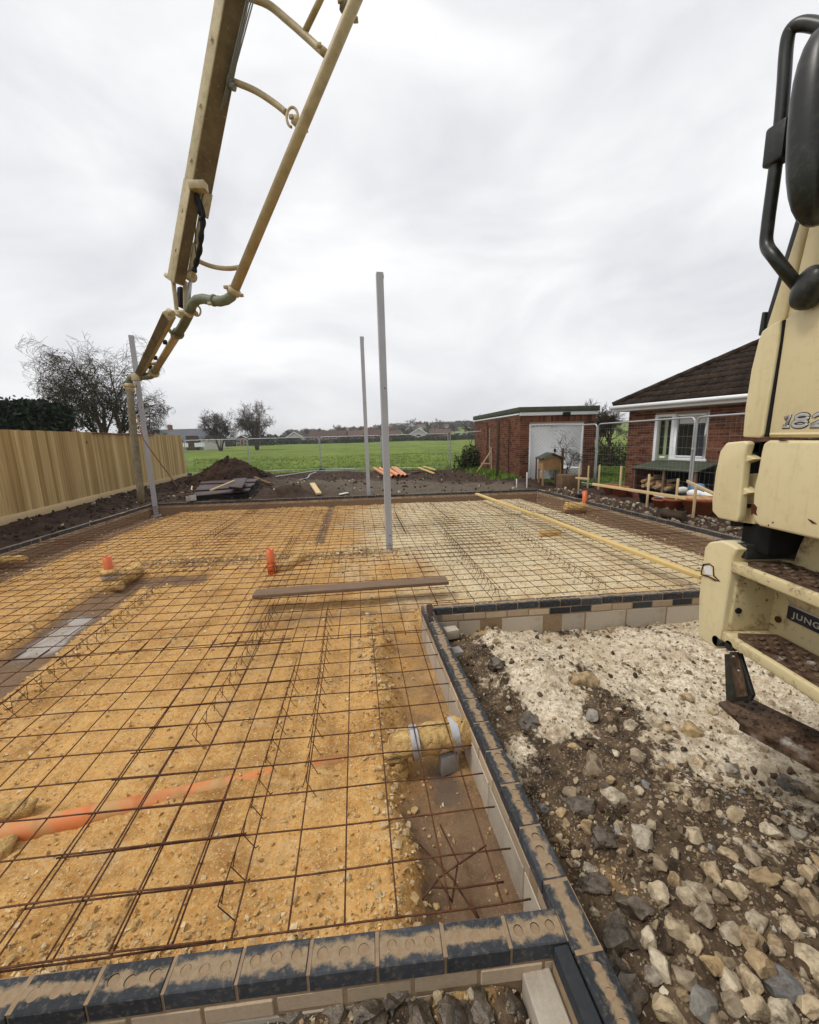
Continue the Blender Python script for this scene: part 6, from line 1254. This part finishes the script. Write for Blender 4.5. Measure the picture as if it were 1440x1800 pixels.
z = np.where(w == 0, hh + .22*fbm(x*1.6, y*1.6, 31, 4), z); y = np.where(w == 1, hy0, y); x = np.where(w == 2, hx1, x)
P = np.stack([x, y, z], 1) + r.normal(size=(n_, 3))*.10
leaves('foliage', P, .11, MAT['conifer'], t, 3); MB().box(((hx0+hx1)/2, (hy0+hy1)/2, hh/2-.1), (hx1-hx0-.2, hy1-hy0-.2, hh-.2)).build('inner_mass', MAT['conifer'], t)
t = thing('conifer_tree', 'dark conifer rising at the picture edge beyond the hedge', 'tree', (-19.6, 18.5, 0)); P = []
for k in range(6000): z = r.uniform(0, 4.5); a = r.uniform(0, 6.28); rr = (1.15-.8*(z/4.2)**2)*r.uniform(.7, 1.05); P.append((-19.75+rr*math.cos(a), 19.0+rr*math.sin(a), z))
leaves('crown', P, .13, MAT['conifer'], t, 9); MB().tube([(-19.75, 19, -.2), (-19.75, 19, 3.8)], [.16, .03], 8).build('trunk', MAT['bark'], t)
def shrub(label, c, rx, ry, rz_, n, size, mat, seed, twigs=30, name='shrub'):
    r = np.random.default_rng(seed); t = thing(name, label, 'shrub', c); a = r.uniform(0, 6.283, n); u = r.uniform(-.2, 1, n); q = (r.random(n)**.4)*(.75+.5*vn(a*2.2, u*4, seed)); s_ = np.sqrt(np.clip(1-u*u, 0, 1))
    leaves('foliage', np.stack([c[0]+rx*q*s_*np.cos(a), c[1]+ry*q*s_*np.sin(a), c[2]+rz_*np.clip(q*u, -.1, 2)], 1), size, MAT[mat], t, seed); mb = MB()
    for k in range(twigs): d = Vector((r.normal()*.5, r.normal()*.5, 1)).normalized(); mb.tube([Vector(c), Vector(c)+Vector((d.x*rx, d.y*ry, d.z*rz_))*r.uniform(.7, 1.15)], [.012, .004], 3)
    mb.build('stems', MAT['bark'], t); return t
p = G(1080, 822, -.1); shrub('brown green hedge bush in the garden gap between garage and house', (p.x+.6, p.y+2.0, -.1), 2.1, .9, 1.25, 5200, .06, 'shrub', 12)
tree('small bare garden tree in the gap between garage and house', (p.x+.35, p.y+1.2, -.1), 3.6, 1.25, 27, -.02, 5, .11, 5, 0, 'bark', 1, None, 'tree', .006, 'small_tree', forkz=.35)
p = G(822, 826, -.1); shrub('dark leafy bush at the rear corner of the garage', (p.x, p.y-.5, -.15), .7, .6, 1.25, 2600, .07, 'ivy', 18)
p = gn + gdx*1.65 - gdy*.9; tree('bare twiggy sapling in front of the garage door', (G(987, 852, 0).x+.1, G(987, 852, 0).y+.1, 0), 1.9, 1.2, 5, 0, 4, .025, 4, 0, 'bark', 1, None, 'sapling', .003, 'sapling')
tree('tiny bare sapling poking above the garage roof from behind', (gn.x - .75, gn.y+8.6, 0), 3.9, .8, 8, 0, 3, .03, 3, 0, 'bark', 1, None, 'sapling', .006, 'sapling')
# rough grass at the field edge and round the garage foot
def tufts(name, x, y, z, h, seed):
    r = np.random.default_rng(seed); x, y, z = (np.repeat(q, 4) for q in (x, y, z)); n = len(x); a = r.uniform(0, 6.283, n); w = .012+.0002*y; hh_ = h*r.uniform(.5, 1.2, n); ln = r.uniform(.2, .7, n)*hh_; dx, dy = np.cos(a), np.sin(a); x = x+r.normal(size=n)*.05; y = y+r.normal(size=n)*.05
    V = np.stack([np.stack([x-dy*w, y+dx*w, z-.02], 1), np.stack([x+dy*w, y-dx*w, z-.02], 1), np.stack([x+dx*ln, y+dy*ln, z+hh_], 1)], 1).reshape(-1, 3); tn = np.repeat(r.random(n), 3)
    o = bpy.data.objects.new(name, npmesh(name, V, np.arange(3*n).reshape(n, 3), MAT['grassb'], False, {'tint': np.stack([tn, tn, tn, tn*0+1], 1)})); put(o, field); o['kind'] = 'stuff'
y = 20.5 + 26*rng.random(5000)**1.3; x = rng.uniform(-.52, .30, 5000)*y; tufts('rough_grass', x, y, terr(x, y), .13, 51)
s_ = rng.uniform(-.3, 6.8, 1500); o_ = np.abs(rng.normal(size=1500)*.35); x = gn.x + gdy.x*s_ - gdx.x*o_; y = gn.y + gdy.y*s_ - gdx.y*o_; tufts('verge_grass', x, y, mud_h(x, y), .16, 52)
x, y = rng.uniform(6.2, 10.5, 5000), rng.uniform(13.8, 19, 5000); tufts('lawn_grass', x, y, mud_h(x, y), .08, 53)

# ------------------------------------------------------------------ far buildings and trees
def house(px, Y, wpx, hpx, lab, wall='fbrick', roof='tileb', gable=False, group='houses beyond the pasture', nw=3, base_py=None, cat='house', storeys=2, depth=8, name='far_house', fz=None):
    c = DY(px, 770, Y); z = float(terr(np.array([c.x]), np.array([Y]))[0]) - .3 if fz is None else fz; w = wpx*Y/FPX; h = hpx*Y/FPX; t = thing(name, lab, cat, (c.x, Y, z), group); hw = h*.62; x0, x1 = c.x-w/2, c.x+w/2
    MB().hexa([(x0, Y, z), (x1, Y, z), (x1, Y+depth, z), (x0, Y+depth, z), (x0, Y, z+hw), (x1, Y, z+hw), (x1, Y+depth, z+hw), (x0, Y+depth, z+hw)]).build('wall', MAT[wall], t)
    if gable:
        e_ = .4; V = [(x0-e_, Y-e_, z+hw-.2), (x1+e_, Y-e_, z+hw-.2), (c.x, Y-e_, z+h), (x0-e_, Y+depth, z+hw-.2), (x1+e_, Y+depth, z+hw-.2), (c.x, Y+depth, z+h)]; rf_ = MB().add(V, [(0, 2, 5, 3), (1, 4, 5, 2), (3, 5, 4)]).build('roof', MAT[roof], t); MB().prism([(x0, Y, z+hw), (x1, Y, z+hw), (c.x, Y, z+h-.3)], (0, .3, 0)).build('gable', MAT[wall], t)
        MB().beam((x0-e_, Y-e_-.05, z+hw-.2), (c.x, Y-e_-.05, z+h), .2, .3).build('barge_board', MAT['white'], rf_); MB().beam((x1+e_, Y-e_-.05, z+hw-.2), (c.x, Y-e_-.05, z+h), .2, .3).build('barge_board', MAT['white'], rf_)
    else:
        e_ = .5; V = [(x0-e_, Y-e_, z+hw-.15), (x1+e_, Y-e_, z+hw-.15), (x1+e_, Y+depth+e_, z+hw-.15), (x0-e_, Y+depth+e_, z+hw-.15), (x0-e_, Y+depth/2, z+h), (x1+e_, Y+depth/2, z+h)]; rf_ = MB().add(V, [(0, 1, 5, 4), (2, 3, 4, 5), (1, 2, 5), (3, 0, 4)]).build('roof', MAT[roof], t); MB().box((x0+w*.25, Y+depth/2, z+h+.3), (.8, .8, 1.4)).build('chimney', MAT['fbrick'], rf_)
    if nw:
        for st in range(storeys):
            for i in range(nw):
                x = x0 + w*(i+.5)/nw; zz = z + hw*(st+.5)/storeys; ww, wh = min(1.6, w/nw*.55), hw/storeys*.45; f_ = MB().box((x, Y-.03, zz), (ww+.25, .1, wh+.25)).build('window', MAT['white'], t); MB().box((x, Y-.10, zz), (ww, .06, wh)).build('pane', MAT['fglass'], f_)
    return t
fl_ = house(303, 92, 104, 46, 'long pale block of flats with grey roof behind the fence end', 'frender', 'slate', False, None, 7, cat='building', storeys=3, depth=11, name='apartment_block', fz=-1.2)
for sx in (-4.2, -1.0, 2.2):
    c = DY(303, 770, 92); MB().box((c.x+sx+4, 91.3, 1.0), (1.8, 1.0, .9)).build('balcony', MAT['white'], fl_)
MB().box((DY(340, 770, 92).x, 91.5, 1.2), (2.2, 1.2, 3.6)).build('brick_bay', MAT['tileb'], fl_)
HS = [(518, 165, 26, 22, 'white gabled house right of the ivy trees', 'frender', 'tileb', True, 2), (425, 150, 24, 20, 'brick gabled house between the two ivy trees', 'fbrick', 'tileb', True, 2), (440, 152, 20, 18, 'brick gabled house half hidden by the second ivy tree', 'fbrick', 'tileb', True, 1),
      (575, 170, 62, 22, 'long brick terrace left of the thin post', 'fbrick', 'tileb', False, 5), (622, 172, 30, 22, 'brick house just left of the thin post', 'fbrick', 'tileb', False, 3), (660, 168, 32, 22, 'brick house between the two posts', 'fbrick', 'tileb', False, 3), (692, 170, 22, 20, 'small brick house just right of the tall post', 'fbrick', 'tileb', False, 2), (736, 168, 28, 22, 'cream gabled bungalow among dark hedges', 'frender', 'tileb', True, 1), (775, 195, 34, 18, 'brick house behind the dark hedge trees', 'fbrick', 'tileb', False, 2)]
for px, Y, w, h, lab, wl, rf_, gb, nw in HS: house(px, Y, w, h, lab, wl, rf_, gb, 'houses beyond the pasture', nw)
rr = random.Random(4)
for k in range(34):
    px = rr.uniform(500, 850); Y = rr.uniform(260, 520); house(px, Y, rr.uniform(12, 24), rr.uniform(8, 11), 'tiny house on the distant wooded rise beyond the pasture', rr.choice(['fbrick', 'frender', 'fbrick']), rr.choice(['tileb', 'slate', 'tileb']), rr.random() < .3, 'tiny houses on the distant rise', 0)
GT = 'far bare trees beyond the pasture'
def ft(px, Y, hpx, lab, seed, ivy=0, nb=4, lv=4, mat='barkf', tw=.03, tr_=.35, stems=1, sp=1.0):
    c = DY(px, 770, Y); return tree(lab, (c.x, Y, float(terr(np.array([c.x]), np.array([Y]))[0])), hpx*Y/FPX, sp, seed, -.04, lv, tr_, nb, ivy, mat, stems, GT, 'tree', tw, 'far_tree')
ft(385, 80, 80, 'rounded bare tree with ivy trunks, left of the far pair', 31, 260, 4, 5, 'barkf', .012, .22, 4, 1.1); ft(450, 78, 92, 'tall rounded bare tree with ivy trunks, right of the far pair', 32, 320, 4, 5, 'barkf', .012, .24, 4, 1.1); ft(283, 75, 58, 'pale bare tree in front of the flats roof', 33, 0, 4, 5, 'barkf', .012, .2)
for k, (px, Y, h) in enumerate(((505, 175, 30), (545, 230, 26), (588, 240, 30), (610, 235, 28), (640, 250, 26), (680, 240, 30), (712, 230, 30), (722, 250, 34), (752, 230, 30), (800, 240, 28), (815, 220, 26), (560, 300, 22), (770, 300, 26), (835, 260, 26))): ft(px, Y, h, 'hazy bare tree among the far rooftops', 60+k, 0, 4, 4, 'barkf', .05, .3)
r = np.random.default_rng(77)
def farbush(px, Y, wpx, hpx, lab, seed, mat='ivy'):
    c = DY(px, 770, Y); z = float(terr(np.array([c.x]), np.array([Y]))[0]); w = wpx*Y/FPX/2; h = hpx*Y/FPX; t = thing('far_bush', lab, 'bush', (c.x, Y, z), 'dark bushes along the far pasture edge'); n = 900; rr = np.random.default_rng(seed); a = rr.uniform(0, 6.283, n); u = rr.uniform(0, 1, n); q = rr.uniform(.6, 1.0, n)*(.7+.5*vn(a*2, u*3, seed))
    leaves('crown', np.stack([c.x + w*q*np.cos(a)*np.sqrt(1-u*u*.7), Y + w*q*np.sin(a)*.6, z + h*u*(.7+.5*vn(a*1.5, u, seed+1))], 1), .35*Y/120, MAT[mat], t, seed)
BLB = lambda px: 'dark bush along the far pasture edge ' + ('under the two rounded ivy trees' if px < 500 else 'left of the thin post' if px < 640 else 'between the two posts' if px < 680 else 'between tall post and garage')
k = 0
for px in list(range(335, 520, 22)) + list(range(520, 850, 17)):
    farbush(px + rr.uniform(-5, 5), rr.uniform(140, 160) if px < 500 else rr.uniform(150, 166), rr.uniform(22, 40), rr.uniform(5, 10) if px > 510 else rr.uniform(10, 18), BLB(px), 500+k, 'ivy' if k % 3 else 'farleaf'); k += 1
for k in range(26):
    px = 505 + 14*k; farbush(px, rr.uniform(215, 420), rr.uniform(30, 50), rr.uniform(6, 10), 'grey green tree clump on the distant rise among tiny rooftops', 700+k, 'farleaf')

# ------------------------------------------------------------------ air
hz_ = MB().box((0, 1150, 14), (5400, 2900, 34)).build('haze', MAT['white']); hz_['kind'] = 'stuff'; hz_['label'] = 'thin grey damp air over the site and pasture'
hm = bpy.data.materials.new('damp_air'); hm.use_nodes = True; hm.node_tree.nodes.clear(); pv = N(hm.node_tree, 'ShaderNodeVolumePrincipled'); ho = N(hm.node_tree, 'ShaderNodeOutputMaterial'); hm.node_tree.links.new(pv.outputs[0], ho.inputs['Volume'])
pv.inputs['Color'].default_value = (.93, .94, .96, 1); pv.inputs['Density'].default_value = .0005; hz_.data.materials.clear(); hz_.data.materials.append(hm)
